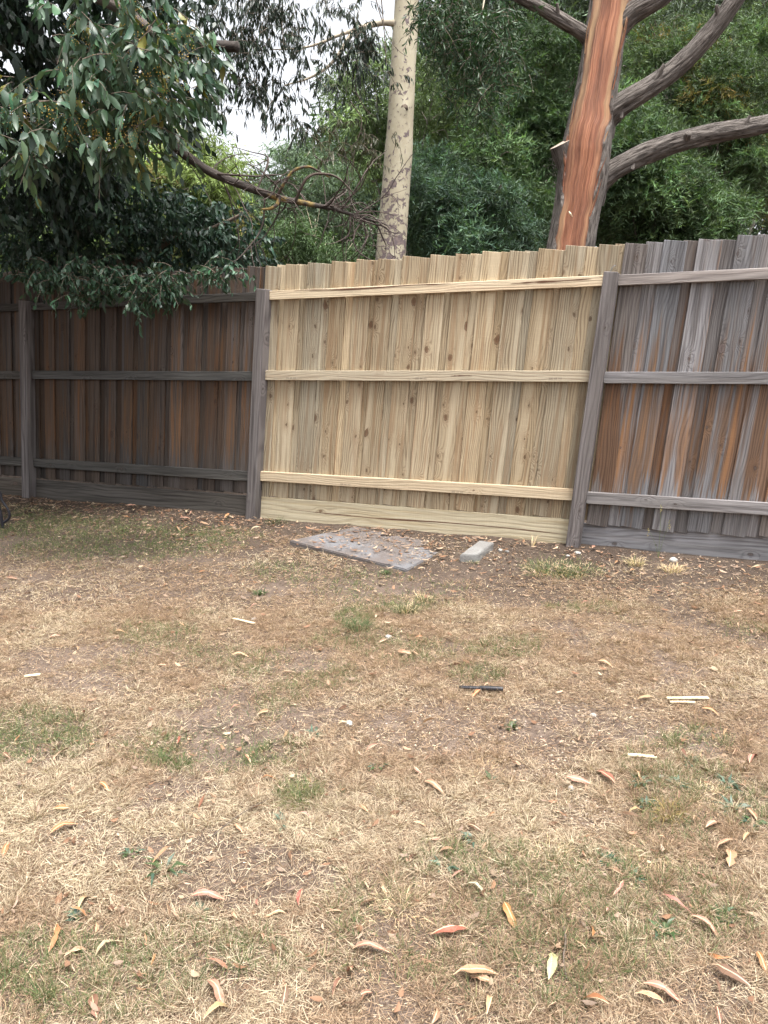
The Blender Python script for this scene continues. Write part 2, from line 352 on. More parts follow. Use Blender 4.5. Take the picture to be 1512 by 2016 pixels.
def plain(name, c, rough, metal=0.0, spec=0.5):
    g = G(name); n1 = g.noise(g.n('TexCoord', 3), 40.0, 3.0)
    return g.done(g.bsdf(Base_Color=g.mix(n1, tuple(0.75 * q for q in c), tuple(1.25 * q for q in c)), Roughness=rough, Metallic=metal, Specular_IOR_Level=spec))
M['black_plastic'] = plain('black_plastic', (0.012, 0.012, 0.016), 0.35)
M['black_metal'] = plain('black_painted_metal', (0.012, 0.012, 0.018), 0.4)
M['ink'] = plain('grey_ink', (0.16, 0.13, 0.11), 0.9)
M['crack'] = plain('dark_crack', (0.10, 0.045, 0.025), 0.9)
M['steel'] = plain('dull_steel', (0.25, 0.25, 0.25), 0.5, 0.8)
M['chip'] = plain('pale_split_wood', (0.68, 0.56, 0.38), 0.8)
M['cut'] = plain('grey_cut_wood', (0.36, 0.29, 0.23), 0.85)
def deadleaf():
    g = G('fallen_leaf'); co = g.n('TexCoord', 3); col = g.n('ObjectInfo', 1)
    n = g.noise(co, 45.0, 3.0); sp = g.t.nodes.new('ShaderNodeSeparateXYZ'); g.put(sp.inputs[0], co)
    rib = g.step(g.math('ABSOLUTE', sp.outputs[0]), 0.0004, 0.0016, 1.0, 0.0)
    vein = g.math('SINE', g.math('MULTIPLY', g.math('ADD', sp.outputs[1], g.math('ABSOLUTE', sp.outputs[0])), 1400.0))
    c = g.mix(g.step(n, 0.4, 0.7, 0.0, 0.5), col, g.mix(1.0, col, (0.62, 0.52, 0.45), 'MULTIPLY'))
    c = g.mix(g.math('MULTIPLY', g.step(vein, 0.5, 1.0), 0.15), c, (0.30, 0.18, 0.10))
    c = g.mix(g.math('MULTIPLY', rib, 0.6), c, (0.68, 0.52, 0.34))
    return g.done(g.bsdf(Base_Color=c, Roughness=0.6, Specular_IOR_Level=0.35))
M['dead'] = deadleaf()

# ------------------------------------------------------------------ the ground
def axis(lo, hi, a, b, fine):
    core = np.arange(a, b, fine); k = np.array([0.3, 0.7, 1.3, 2.2, 4, 7, 12, 20, 35, 60, 100, 170, 280.0])
    return np.concatenate([(a - k)[::-1][(a - k)[::-1] > lo], core, (b + k)[(b + k) < hi]])
gx = axis(-300, 300, -5.5, 4.5, 0.045); gy = axis(-300, 300, 1.0, 9.5, 0.045)
XX, YY = np.meshgrid(gx, gy); nx, ny = len(gx), len(gy)
i = np.arange(ny - 1)[:, None] * nx + np.arange(nx - 1)[None]
ground = link('ground', npmesh('ground', np.stack([XX, YY, H(XX, YY)], -1).reshape(-1, 3), np.stack([i, i + 1, i + nx + 1, i + nx], -1).reshape(-1, 4), smooth=True), M['soil'])
tag(ground, 'dry brown soil yard sloping up to the paling fence', None, None, 'structure')

# ------------------------------------------------------------------ the fence
def board_mesh(name, w, th, ln, bev=0.002, skew=0.0, seed=0):
    """board with its length along +Z from 0, width along X, thickness along Y, slightly eased edges"""
    bm = bmesh.new(); bmesh.ops.create_cube(bm, size=1.0)
    rr = np.random.default_rng(seed)
    for v in bm.verts:
        top = v.co.z > 0; v.co = Vector((v.co.x * w, v.co.y * th, ln * (0.5 + v.co.z)))
        if top: v.co.z += skew * v.co.x
        else: v.co.z += float(rr.normal(0, 0.0015))
    if bev: bmesh.ops.bevel(bm, geom=bm.edges[:], offset=bev, segments=1, affect='EDGES')
    me = bpy.data.meshes.new(name); bm.to_mesh(me); bm.free(); return me
def fence_rot(tilt=0.0):
    """local X -> along the fence, local Y -> away from the camera, Z up, leaned by tilt (dx/dz)"""
    X = Vector(FU); Yv = Vector(-FN); Z = Vector((0, 0, 1))
    Zt = (Z + X * tilt).normalized(); Xt = Yv.cross(Zt).normalized()
    return Matrix((Xt, Yv, Zt)).transposed().to_4x4()
def place(o, u, v, w, tilt=0.0, roll=0.0):
    m = Matrix.Translation(Vector(fpt(u, v, w))) @ fence_rot(tilt) @ Matrix.Rotation(roll, 4, 'Z')
    if o.parent: o.matrix_parent_inverse = Matrix(); m = Matrix.Translation(-o.parent.location) @ m
    o.matrix_basis = m
def rail_place(o, u0, v0, w, v1_slope=0.0):
    """long axis +Z of the board laid along +u"""
    X = Vector(FU); Yv = Vector(-FN); Zt = (X + Vector((0, 0, v1_slope))).normalized(); Xt = Yv.cross(Zt).normalized()
    m = Matrix.Translation(Vector(fpt(u0, v0, w))) @ Matrix((Xt, Yv, Zt)).transposed().to_4x4()
    if o.parent: o.matrix_parent_inverse = Matrix(); m = Matrix.Translation(-o.parent.location) @ m
    o.matrix_basis = m

POSTS = [-8.80, -6.185, -3.595, -0.905, 1.80]       # u at the foot (v = 0.27)
def post_u(k, v): return POSTS[k] + LEAN * (v - 0.27)
RAILS = [(0.622, 0.082), (1.459, 0.077), (2.092, 0.068)]
def fence_section(label, cat, bays, mats, spacing, tints, foot, gap_to_plinth, seed, posts, nar=1.0, ends=(0.0, 0.0)):
    rr = np.random.default_rng(seed)
    root = empty('paling_fence', fpt(POSTS[bays[0]], 0.25, 0), label, cat)
    wide = [board_mesh('paling', spacing * .675, 0.015, 2.332 - foot, 0.0022, -0.035, seed * 10 + k) for k in range(4)]
    thin = [board_mesh('paling', spacing * .62, 0.014, 2.330 - foot, 0.002, -0.035, seed * 10 + 5 + k) for k in range(3)]
    for me in wide + thin: me.materials.append(mats[0])
    for b in bays:
        ua, ub = POSTS[b], POSTS[b + 1]
        ua += ends[0]; ub += ends[1]; n = round((ub - ua) / spacing); sp = (ub - ua) / n; hw = spacing * .3375
        for k in range(n):
            u = ua + hw + sp * k + rr.normal(0, 0.006); jz = rr.normal(0, 0.0035)
            o = link('paling', wide[rr.integers(4)], None, root); place(o, u, foot + jz, -0.0465 + rr.normal(0, 0.001), LEAN + rr.normal(0, 0.0025), rr.normal(0, 0.012))
            t = tints(rr); o.color = (*t, 1)
            o = link('paling', thin[rr.integers(3)], None, root); place(o, u + sp / 2 + rr.normal(0, 0.007), foot - 0.004 + rr.normal(0, 0.004), -0.0625 + rr.normal(0, 0.001), LEAN + rr.normal(0, 0.003), rr.normal(0, 0.006))
            t = tints(rr); o.color = (*[q * nar for q in t], 1)
        for ri, (vc, h) in enumerate(RAILS):
            u0 = post_u(b, vc) + 0.046; u1 = post_u(b + 1, vc) - 0.046
            me = board_mesh('rail', h, 0.037, u1 - u0, 0.0025, 0, seed + ri); me.materials.append(mats[1])
            o = link('rail', me, None, root); dv = rr.normal(0, 0.004)
            rail_place(o, u0, vc + dv, -0.0195, rr.normal(0, 0.0015)); t = tints(rr); o.color = (*t, 1)
        u0 = post_u(b, 0.35) + 0.03; u1 = post_u(b + 1, 0.35) - 0.03
        me = board_mesh('plinth_board', 0.24, 0.022, u1 - u0, 0.003, 0, seed + 9); me.materials.append(mats[2])
        o = link('plinth_board', me, None, root); rail_place(o, u0, foot - gap_to_plinth - 0.12, -0.046 if gap_to_plinth > 0 else -0.085, rr.normal(0, 0.001)); o.color = (*tints(rr), 1)
    for k in posts:
        me = board_mesh('post', 0.092, 0.10, 2.40, 0.004, 0.0, seed + 20 + k); me.materials.append(M['post'])
        o = link('post', me, None, root); place(o, post_u(k, -0.25), -0.25, 0.008, LEAN)
        t = 0.92 + 0.16 * rr.random(); o.color = (t, t, t, 1)
    return root
def tint_new(rr):
    a = rr.normal(1.0, 0.14); w = rr.normal(0, 0.045); return (max(a * (1 + w), .6), max(a, .6), max(a * (1 - 1.3 * w), .55))
def tint_old(rr):
    a = rr.normal(1.0, 0.2); w = rr.normal(0, 0.05); return (max(a * (1 + w), .6), max(a, .6), max(a * (1 - w), .6))
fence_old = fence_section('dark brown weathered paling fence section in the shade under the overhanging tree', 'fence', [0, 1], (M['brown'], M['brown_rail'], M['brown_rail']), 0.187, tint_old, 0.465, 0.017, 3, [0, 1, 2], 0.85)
fence_new = fence_section('pale new pine paling fence section between two old grey posts', 'fence', [2], (M['pine'], M['pine_rail'], M['plinth_new']), 0.2055, tint_new, 0.452, 0.003, 5, [], 1.0, (-0.01, 0.082))
fence_grey = fence_section('silver grey weathered paling fence section with rusty orange streaks beside the new pine', 'fence', [3], (M['grey'], M['grey_rail'], M['grey_rail']), 0.215, tint_old, 0.425, 0.0, 8, [3, 4], 0.95, (0.087, 0.0))

def strip_on_rail(name, pts, width, mat, parent, w=0.0008):
    P = spline([fpt(u, v, w) for u, v in pts], 40); n = len(P)
    t = np.linspace(0, 1, n); wd_ = width * np.clip(np.sin(t * np.pi), 0, 1) ** .5 * (0.6 + 0.8 * vnoise(t * 9, t * 0 + 2)) * .5
    V = np.vstack([P + np.array([0, 0, 1]) * wd_[:, None], P - np.array([0, 0, 1]) * wd_[:, None]])
    k = np.arange(n - 1); o = link(name, npmesh(name, V, np.stack([k, k + n, k + n + 1, k + 1], -1)), mat, parent); return o
strip_on_rail('resin_crack', [(-3.16, 2.118), (-3.05, 2.121), (-2.93, 2.116), (-2.7, 2.110), (-2.45, 2.113), (-2.2, 2.120), (-2.05, 2.119), (-1.85, 2.116)], 0.009, M['crack'], fence_new)
strip_on_rail('resin_crack', [(-1.42, 2.097), (-1.25, 2.101), (-1.08, 2.101), (-0.86, 2.106)], 0.010, M['crack'], fence_new)
strip_on_rail('resin_crack', [(-1.85, 1.463), (-1.77, 1.465), (-1.68, 1.464)], 0.006, M['crack'], fence_new)
strip_on_rail('resin_crack', [(-3.30, 0.36), (-2.9, 0.35), (-2.4, 0.345), (-1.9, 0.355), (-1.4, 0.352), (-1.0, 0.34)], 0.008, M['crack'], fence_new, -0.0342)
cu = bpy.data.curves.new('treatment_stamp', 'FONT'); cu.body = '200  64  H3'; cu.size = 0.019; cu.align_x = 'CENTER'
to = bpy.data.objects.new('stamp_text', cu); COL.objects.link(to); bpy.context.view_layer.update()
sme = bpy.data.meshes.new_from_object(to); sme.name = 'treatment_stamp'; sme.materials.clear(); sme.materials.append(M['ink']); bpy.data.objects.remove(to)
for (u, v) in [(-3.20, 1.437), (-2.08, 1.438), (-1.08, 1.440), (-2.72, 0.600), (-1.78, 0.598)]:
    o = link('treatment_stamp', sme, None, fence_new); o.matrix_parent_inverse = Matrix()
    mm = Matrix((Vector(FU), Vector((0, 0, 1)), Vector(FN))).transposed().to_4x4()
    o.matrix_basis = Matrix.Translation(Vector(fpt(u, v, 0.0006)) - fence_new.location) @ mm
# a bent nail left standing in the top of the post
V, F, st = tube([fpt(-0.745, 2.140, 0.0), fpt(-0.735, 2.170, 0.0), fpt(-0.715, 2.186, 0.0)], [0.003, 0.003], 6, 6)
link('nail', npmesh('nail', V, F, np.ones((len(V), 3)) * .2, st), M['steel'], fence_grey)

# ------------------------------------------------------------------ leaves and foliage
def leaf_mesh(bag, B, D, S, L, W, col, simple=False, fold=0.25, curl=0.15):
    """B base, D direction, S side vector (unit), L length, W half width, col (n,3)"""
    n = len(B); D = unit(D); S = unit(S - D * np.sum(S * D, 1, keepdims=True)); Nn = np.cross(D, S); L = np.asarray(L)[:, None]; W = np.asarray(W)[:, None]
    if simple:
        mid = B + D * L * .45 + Nn * L * curl * .5
        V = np.stack([B, mid + S * W, B + D * L, mid - S * W], 1).reshape(-1, 3)
        k = np.arange(n)[:, None] * 4; bag.add(V, k + np.array([[0, 1, 2, 3]]), np.repeat(col, 4, 0)); return
    p1 = B + D * L * .3 + Nn * L * curl * .5; p2 = B + D * L * .65 + Nn * L * curl * .55; tip = B + D * L
    V = np.stack([B, p1 + S * W * .9 + Nn * W * fold, p1, p1 - S * W * .9 + Nn * W * fold, p2 + S * W * .8 + Nn * W * fold, p2, p2 - S * W * .8 + Nn * W * fold, tip], 1).reshape(-1, 3)
    k = np.arange(n)[:, None] * 8
    bag.add(V, [np.vstack([k + [0, 2, 1], k + [0, 3, 2], k + [4, 5, 7], k + [5, 6, 7]]), np.vstack([k + [1, 2, 5, 4], k + [2, 3, 6, 5]])], np.repeat(col, 8, 0))
def rdir(n): return unit(rng.normal(size=(n, 3)))
def sprays(bag, O, D, Ls, nl, L, W, base, droop=0.5, var=0.25, hang=0.7, simple=False, gold=0.0, spread=0.6, keep=None, twig=None, colspray=True):
    """hanging sprays of leaves: O origins, D directions, Ls lengths, nl leaves on each"""
    n = len(O); t = (np.arange(nl) + rng.random((n, nl))) / nl
    P = O[:, None] + D[:, None] * (Ls[:, None] * t)[..., None]; P[..., 2] -= droop * Ls[:, None] * t ** 2
    T = unit(D[:, None] + np.array([0, 0, -1.0]) * (2 * droop * t)[..., None])
    side = rdir(n * nl).reshape(n, nl, 3)
    DD = unit(T * .5 + side * spread + np.array([0, 0, -hang]))
    B = P.reshape(-1, 3); DD = DD.reshape(-1, 3)
    c = np.asarray(base)[None] * np.exp(rng.normal(0, var, (n * nl, 1)))
    if colspray: c = c * np.repeat(np.exp(rng.normal(0, .18, (n, 1))), nl, 0)
    c = c * (1 + rng.normal(0, 0.07, (n * nl, 3)))
    if gold:
        g = rng.random(n * nl) < gold; c[g] = np.array([0.17, 0.165, 0.045]) * np.exp(rng.normal(0, .3, (g.sum(), 1)))
    LL = L * np.exp(rng.normal(0, .22, n * nl)); WW = W * np.exp(rng.normal(0, .18, n * nl))
    if keep is not None:
        k = keep(B + DD * LL[:, None]) & keep(B); B, DD, c, LL, WW = B[k], DD[k], c[k], LL[k], WW[k]
    leaf_mesh(bag, B, DD, rdir(len(B)), LL, WW, np.clip(c, 0.004, 1), simple)
    if twig is not None:
        for q in range(n):
            tt = np.linspace(0, 1, 4)[:, None]; pp = O[q] + D[q] * Ls[q] * tt; pp[:, 2] -= droop * Ls[q] * tt[:, 0] ** 2
            if keep is not None and not keep(pp).all(): continue
            v, f, s_ = tube(pp, [0.0035, 0.0012], 4, 3, cap=False); twig.add(v, f, (1, 1, 1), s_)
def fill(ells, Y0, Y1, n):
    """points inside view-independent ellipsoids given as (px, py, rx, ry) at depths Y0..Y1"""
    A = np.array([e[2] * e[3] for e in ells], float); pick = rng.choice(len(ells), n, p=A / A.sum()); out = np.zeros((n, 3))
    for k, e in enumerate(ells):
        q = np.where(pick == k)[0]
        if not len(q): continue
        ym = (Y0 + Y1) / 2; c = at(e[0], e[1], ym); s = ym / FPX
        d = rdir(len(q)) * rng.random((len(q), 1)) ** (1 / 2.4)
        out[q] = c + d * np.array([e[2] * s, (Y1 - Y0) / 2, e[3] * s])
    return out
def clear_of_fence(P):
    s = fdist(P[:, 0], P[:, 1]); return ~((s < 0.10) & (s > -0.16) & (P[:, 2] < 2.36))

# --- the broadleaf tree that overhangs the fence from the left
tl = empty('overhanging_tree', (-7.4, 10.3, float(H(-7.4, 10.3))), 'dense dark broadleaf tree overhanging the shaded fence, with drooping glossy leaves', 'tree')
V, F, st = tube([(-7.4, 10.3, -0.1), (-7.35, 10.2, 1.6), (-7.1, 10.0, 3.4), (-6.9, 9.7, 5.2), (-6.4, 9.3, 7.2)], [0.26, 0.22, 0.19, 0.15, 0.08], 40, 20, .10, 12)
link('trunk', npmesh('trunk', V, F, np.ones((len(V), 3)), st, smooth=True), M['bark_dark'], tl)
limbs = dict(
    low=([(-7.3, 10.1, 2.2), at(-90, 556, 8.6), at(0, 548, 8.1), at(45, 540, 7.9), at(120, 524, 7.75), at(270, 513, 7.6), at(330, 474, 7.5), at(395, 458, 7.45), at(440, 440, 7.4), at(482, 418, 7.4)], [.075, .065, .055, .05, .045, .038, .034, .028, .02, .012]),
    mid=([(-7.0, 9.8, 4.8), at(-60, 20, 7.9), at(120, 130, 7.3), at(230, 205, 7.05), at(310, 262, 6.95), at(400, 330, 6.9), at(470, 362, 6.9), at(545, 388, 6.95), at(600, 400, 7.0), at(655, 411, 7.05), at(715, 430, 7.1), at(752, 438, 7.1)], [.09, .075, .06, .05, .043, .038, .034, .028, .022, .018, .013, .008]),
    cut=([(-6.9, 9.7, 5.2), at(-40, 60, 8.0), at(150, 110, 7.5), at(330, 103, 7.2), at(400, 92, 7.1), at(468, 92, 7.0)], [.10, .09, .07, .05, .045, .042]),
    over=([(-6.8, 9.6, 5.6), at(-300, -300, 7.0), at(-60, -120, 5.6), at(120, -40, 5.1), at(260, 30, 4.8), at(330, 100, 4.7)], [.12, .10, .075, .05, .03, .012]))
for nm, (P, r) in limbs.items():
    V, F, st = tube(P, r, 60, 12, .12, 8, seed=len(nm)); c = np.ones((len(V), 3))
    if nm == 'cut': c *= .45
    if nm == 'mid':      # crusts of yellow lichen
        L = st[:, 1]; px = project(V)[0]; nz = vnoise(V[:, 0] * 30, V[:, 2] * 30 + V[:, 1] * 20)
        c *= .5; ly = ((np.abs(px - 547) < 16) | (np.abs(px - 612) < 22)) & (nz > .48); c[ly] = (2.2, 1.95, 0.75)
    link('limb', npmesh('limb', V, F, c, st, smooth=True), M['bark_dark'] if nm != 'low' else M['twig'], tl)
# curling dead twigs on the outer half of the reaching limb
tw = Bag(); Pm = spline(limbs['mid'][0], 100)
def curly(bag, p, d, ln, r, k, col=(.75, .7, .7), n=16, fork=2):
    ax = rdir(1)[0]; ax = unit(ax - d * (ax @ d)); pts = [p]; step = ln / n; q = d.copy()
    for i in range(n):
        th = k * step * (1 + 1.2 * math.sin(i * .7 + p[0] * 9)); q = unit(q * math.cos(th) + np.cross(ax, q) * math.sin(th) + rng.normal(0, .09, 3)); pts.append(pts[-1] + q * step)
    v, f, s_ = tube(pts, [r, r * .75, r * .3], n + 4, 5); bag.add(v, f, col, s_)
    if fork:
        for _ in range(fork):
            i = rng.integers(3, n - 2); curly(bag, pts[i], unit(rdir(1)[0] + np.array([0, 0, -.4])), ln * rng.uniform(.3, .6), r * .55, k * rng.uniform(1, 1.8), col, 12, fork - 1)
for _ in range(46):
    i = rng.integers(40, 98); d = unit(rdir(1)[0] * np.array([1, .6, 1]) + np.array([.5, 0, rng.choice([.7, -.8])]))
    tw = Bag(); curly(tw, Pm[i], d, rng.uniform(.35, .85), rng.uniform(.004, .0095), rng.uniform(1.0, 3.6)); link('dead_twig', tw.mesh('dead_twig', True), M['bark_dark'], tl)
ly = (2.1, 1.85, .7)
tw = Bag(); v, f, s_ = tube([at(546, 388, 6.93), at(552, 375, 6.9), at(565, 352, 6.88), at(580, 335, 6.86), at(605, 328, 6.86), at(625, 336, 6.9), at(650, 350, 6.9)], [.016, .014, .012, .009, .005], 30, 8, .2, 6); tw.add(v, f, np.where((vnoise(v[:, 0] * 25, v[:, 2] * 25) > .52)[:, None], ly, (.8, .75, .7)), s_); link('dead_twig', tw.mesh('dead_twig', True), M['bark_dark'], tl)
tw = Bag(); v, f, s_ = tube([at(550, 388, 6.93), at(545, 403, 6.9), at(530, 411, 6.88), at(515, 412, 6.87)], [.018, .017, .013, .008], 20, 8, .2, 6); tw.add(v, f, np.where((vnoise(v[:, 0] * 25, v[:, 2] * 25) > .40)[:, None], ly, (.8, .75, .7)), s_); link('dead_twig', tw.mesh('dead_twig', True), M['bark_dark'], tl)
tw = Bag(); v, f, s_ = tube([at(582, 396, 6.95), at(592, 372, 6.9), at(605, 350, 6.88), at(628, 342, 6.9), at(665, 350, 6.9), at(700, 385, 6.95)], [.014, .013, .012, .009, .004], 30, 8, .2, 6); tw.add(v, f, (.8, .75, .7), s_); link('dead_twig', tw.mesh('dead_twig', True), M['bark_dark'], tl)
tw = Bag(); v, f, s_ = tube([at(300, 262, 6.95), at(290, 290, 6.9), at(310, 312, 6.9), at(335, 310, 6.88), at(350, 300, 6.88)], [.012, .010, .006], 24, 6); tw.add(v, f, (.7, .65, .6), s_); link('dead_twig', tw.mesh('dead_twig', True), M['bark_dark'], tl)
tg = Bag(); cr = Bag()
dark = (0.016, 0.031, 0.020); mid = (0.062, 0.108, 0.066)  # dark puts the crown's inner shade into the leaf colour; mid is outer leaves
def hang_fill(ells, Y0, Y1, n, nl, L, W, c, ls=(.12, .3), **kw):
    O = fill(ells, Y0, Y1, n); D = unit(rng.normal(size=(n, 3)) * np.array([1, 1, .5]) + np.array([.3, -.2, 0]))
    sprays(cr, O, D, rng.uniform(*ls, n), nl, L, W, c, keep=clear_of_fence, droop=.4, **kw)
# close drooping sprays, upper left
near = [(250, 40, 130, 60), (310, 110, 75, 90), (190, 90, 90, 70), (230, 210, 110, 90), (120, 200, 90, 60), (170, 245, 85, 50), (270, 205, 60, 50), (60, 215, 60, 45), (340, 175, 45, 55), (90, 290, 80, 40), (40, 250, 60, 60), (385, 140, 30, 60)]
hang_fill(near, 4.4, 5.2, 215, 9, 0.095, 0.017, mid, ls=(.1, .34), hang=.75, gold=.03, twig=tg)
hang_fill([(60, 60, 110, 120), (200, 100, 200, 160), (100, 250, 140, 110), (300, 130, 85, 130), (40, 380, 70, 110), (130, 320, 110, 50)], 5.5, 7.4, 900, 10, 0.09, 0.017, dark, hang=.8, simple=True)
# smaller leaves above and in front of the fence
low = [(120, 450, 140, 80), (260, 430, 130, 80), (360, 450, 90, 70), (60, 520, 90, 45), (220, 520, 150, 45), (400, 500, 100, 45), (460, 500, 60, 40), (100, 400, 110, 50), (30, 440, 60, 90)]
hang_fill(low + [(450, 440, 60, 50), (490, 480, 40, 45), (340, 435, 90, 45), (200, 400, 120, 50)], 7.0, 8.3, 1200, 10, 0.072, 0.0140, (0.030, 0.058, 0.039), hang=.55)
front = [(150, 530, 80, 28), (210, 550, 60, 28), (120, 555, 50, 28), (300, 545, 80, 24), (280, 570, 30, 30), (330, 565, 36, 26), (430, 540, 60, 18), (275, 612, 10, 20), (170, 580, 30, 16), (450, 520, 50, 24), (80, 540, 50, 22)]
hang_fill(front, 6.1, 6.6, 300, 9, 0.060, 0.0118, (0.034, 0.068, 0.040), hang=.7, ls=(.08, .2), twig=tg)

# the rest of the crown, over the fence line and beyond the frame: unseen, widened and thickened to deepen the shade in this corner
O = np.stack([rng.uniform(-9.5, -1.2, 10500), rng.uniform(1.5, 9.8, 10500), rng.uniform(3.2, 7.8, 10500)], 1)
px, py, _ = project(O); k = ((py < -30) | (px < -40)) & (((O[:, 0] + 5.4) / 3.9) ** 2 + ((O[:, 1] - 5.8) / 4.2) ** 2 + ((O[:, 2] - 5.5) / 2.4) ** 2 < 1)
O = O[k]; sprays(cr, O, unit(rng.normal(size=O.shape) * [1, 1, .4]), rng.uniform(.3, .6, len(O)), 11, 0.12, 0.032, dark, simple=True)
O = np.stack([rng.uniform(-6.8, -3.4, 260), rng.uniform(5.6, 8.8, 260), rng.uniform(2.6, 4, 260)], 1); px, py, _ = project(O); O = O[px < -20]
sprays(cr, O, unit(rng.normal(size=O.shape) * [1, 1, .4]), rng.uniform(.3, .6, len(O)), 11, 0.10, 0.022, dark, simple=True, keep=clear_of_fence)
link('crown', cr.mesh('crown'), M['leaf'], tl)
tag(link('twigs', tg.mesh('twigs'), M['twig'], tl), kind='stuff')
bd = Bag(); oc = np.array([[1, 0, 0], [-1, 0, 0], [0, 1, 0], [0, -1, 0], [0, 0, 1], [0, 0, -1.0]]); of = np.array([[0, 2, 4], [2, 1, 4], [1, 3, 4], [3, 0, 4], [2, 0, 5], [1, 2, 5], [3, 1, 5], [0, 3, 5]])
O = fill(near[:8], 4.35, 4.8, 46)
for o in O:
    nb = rng.integers(14, 30); P = o + rng.normal(0, .028, (nb, 3)); rs = rng.uniform(.0022, .0042, (nb, 1, 1))
    V = (P[:, None] + oc[None] * rs).reshape(-1, 3); bd.add(V, (np.arange(nb)[:, None, None] * 6 + of[None]).reshape(-1, 3), np.array([.36, .24, .05]) * rng.uniform(.6, 1.3))
link('buds', bd.mesh('buds'), M['bud'], tl)

# --- the spotted gum behind the new section
def tree_root(name, p, label, group=None): return empty(name, p, label, 'tree', group)
gp = [at(757, 742, 9.6), at(762, 640, 9.6), at(768, 520, 9.6), at(777, 400, 9.6), at(786, 280, 9.6), at(794, 130, 9.6), at(801, 0, 9.6), at(812, -180, 9.6), at(830, -420, 9.7), at(850, -700, 9.8)]
gb = np.array([gp[0][0] - .03, 9.6, H(gp[0][0], 9.6)]); gp = [np.array([gb[0], gb[1], gb[2] - .15])] + gp
gum = tree_root('spotted_gum_tree', gb, 'cream trunked gum tree with purple grey bark patches behind the new fence')
V, F, st = tube(gp, [.215, .19, .182, .178, .17, .163, .152, .142, .135, .12, .09, .05], 150, 40, 0, lump=.035)
d = np.linalg.norm(V - at(797, 212, 9.44), axis=1); V += unit(V - at(793, 212, 9.6)) * (np.exp(-(d / .05) ** 2) * .022)[:, None]
link('trunk', npmesh('trunk', V, F, np.ones((len(V), 3)), st, smooth=True), M['gum'], gum)
V, F, st = tube([at(797, 212, 9.47), at(797, 212, 9.438), at(797, 212, 9.445)], [.055, .04, .018], 9, 14, .35, 6); link('knot', npmesh('knot', V, F, np.ones((len(V), 3)), st), M['twig'], gum)
for P, r in [([at(792, 48, 9.6), at(760, 44, 9.55), at(735, 48, 9.5), at(703, 58, 9.4), at(685, 78, 9.35), at(672, 100, 9.3), at(645, 132, 9.25), at(605, 155, 9.2), at(560, 168, 9.1)], [.045, .036, .032, .03, .026, .024, .018, .012, .006]),
             ([at(702, 58, 9.4), at(665, 70, 9.3), at(630, 85, 9.25), at(590, 95, 9.2), at(530, 98, 9.1)], [.022, .018, .014, .01, .005]),
             ([at(800, -60, 9.6), at(720, -110, 9.4), at(600, -120, 9.2), at(470, -60, 9.0), at(420, 20, 8.9)], [.06, .05, .035, .02, .008]),
             ([at(806, -120, 9.6), at(870, -170, 9.3), at(930, -140, 8.8), at(960, -60, 8.4), at(950, 20, 8.2)], [.05, .04, .03, .018, .006])]:
    V, F, st = tube(P, r, 50, 10, .05, 5); link('limb', npmesh('limb', V, F, np.ones((len(V), 3)), st, smooth=True), M['bark_pale'], gum)
cr = Bag(); gt = Bag()
def gum_fill(ells, Y0, Y1, n, nl, L, W, c, **kw):
    O = fill(ells, Y0, Y1, n); nk = max(6, n // 7); ctr = O[:nk]; O = ctr[rng.integers(nk, size=n)] + rng.normal(0, .11, (n, 3)) * np.array([1, 1, .8]); D = unit(rng.normal(size=(n, 3)))
    kw = dict(dict(hang=1.25, spread=.55), **kw); sprays(cr, O, D, rng.uniform(.12, .28, n), nl, L, W, c, droop=.4, **kw)
gl = (0.028, 0.042, 0.029)
gum_fill([(430, 40, 70, 60), (500, 20, 90, 40), (480, 110, 60, 50), (530, 190, 60, 50), (495, 235, 62, 45), (560, 130, 60, 45), (610, 30, 90, 35), (640, 95, 70, 40), (690, 135, 45, 45), (725, 90, 40, 45), (700, 30, 60, 30), (560, 250, 25, 25), (470, 180, 40, 30), (600, 245, 25, 25), (655, 175, 30, 30)], 8.7, 9.4, 520, 10, 0.085, 0.009, gl, twig=gt)
gum_fill([(670, 265, 35, 45), (700, 240, 30, 50), (735, 290, 15, 40)], 8.8, 9.3, 40, 10, 0.085, 0.008, (0.07, 0.075, 0.04), twig=gt)
gum_fill([(895, 25, 75, 50), (945, 90, 70, 60), (930, 160, 55, 55), (985, 60, 50, 55), (870, 60, 40, 45), (960, 200, 35, 30), (1010, 120, 30, 40)], 7.7, 8.5, 420, 12, 0.075, 0.0068, (0.030, 0.068, 0.028), hang=.5, spread=.95, twig=gt)
gum_fill([(450, -140, 250, 110), (700, -260, 250, 130), (950, -180, 200, 110), (820, -480, 320, 150), (830, -700, 250, 120)], 8.4, 11.0, 520, 11, 0.12, 0.012, gl, simple=True)
link('crown', cr.mesh('crown'), M['leaf'], gum); tag(link('twigs', gt.mesh('twigs'), M['twig'], gum), kind='stuff')
# long bare twigs hanging beside the trunk
tw = Bag()
for P in [[at(735, -20, 9.0), at(752, 40, 9.0), at(768, 78, 9.0), at(785, 100, 9.0), at(803, 112, 9.0)], [at(750, -10, 9.0), at(757, 70, 9.0), at(762, 130, 9.0), at(775, 160, 9.0), at(789, 183, 9.0)], [at(700, 180, 9.0), at(720, 215, 9.0), at(740, 230, 9.0)], [at(690, 200, 9.0), at(712, 238, 9.0), at(700, 290, 9.0), at(690, 340, 9.0)]]:
    v, f, s_ = tube(P, [.007, .004, .002], 20, 5); tw = Bag().add(v, f, (.8, .8, .8), s_); link('hanging_twig', tw.mesh('hanging_twig', True), M['twig'], gum)

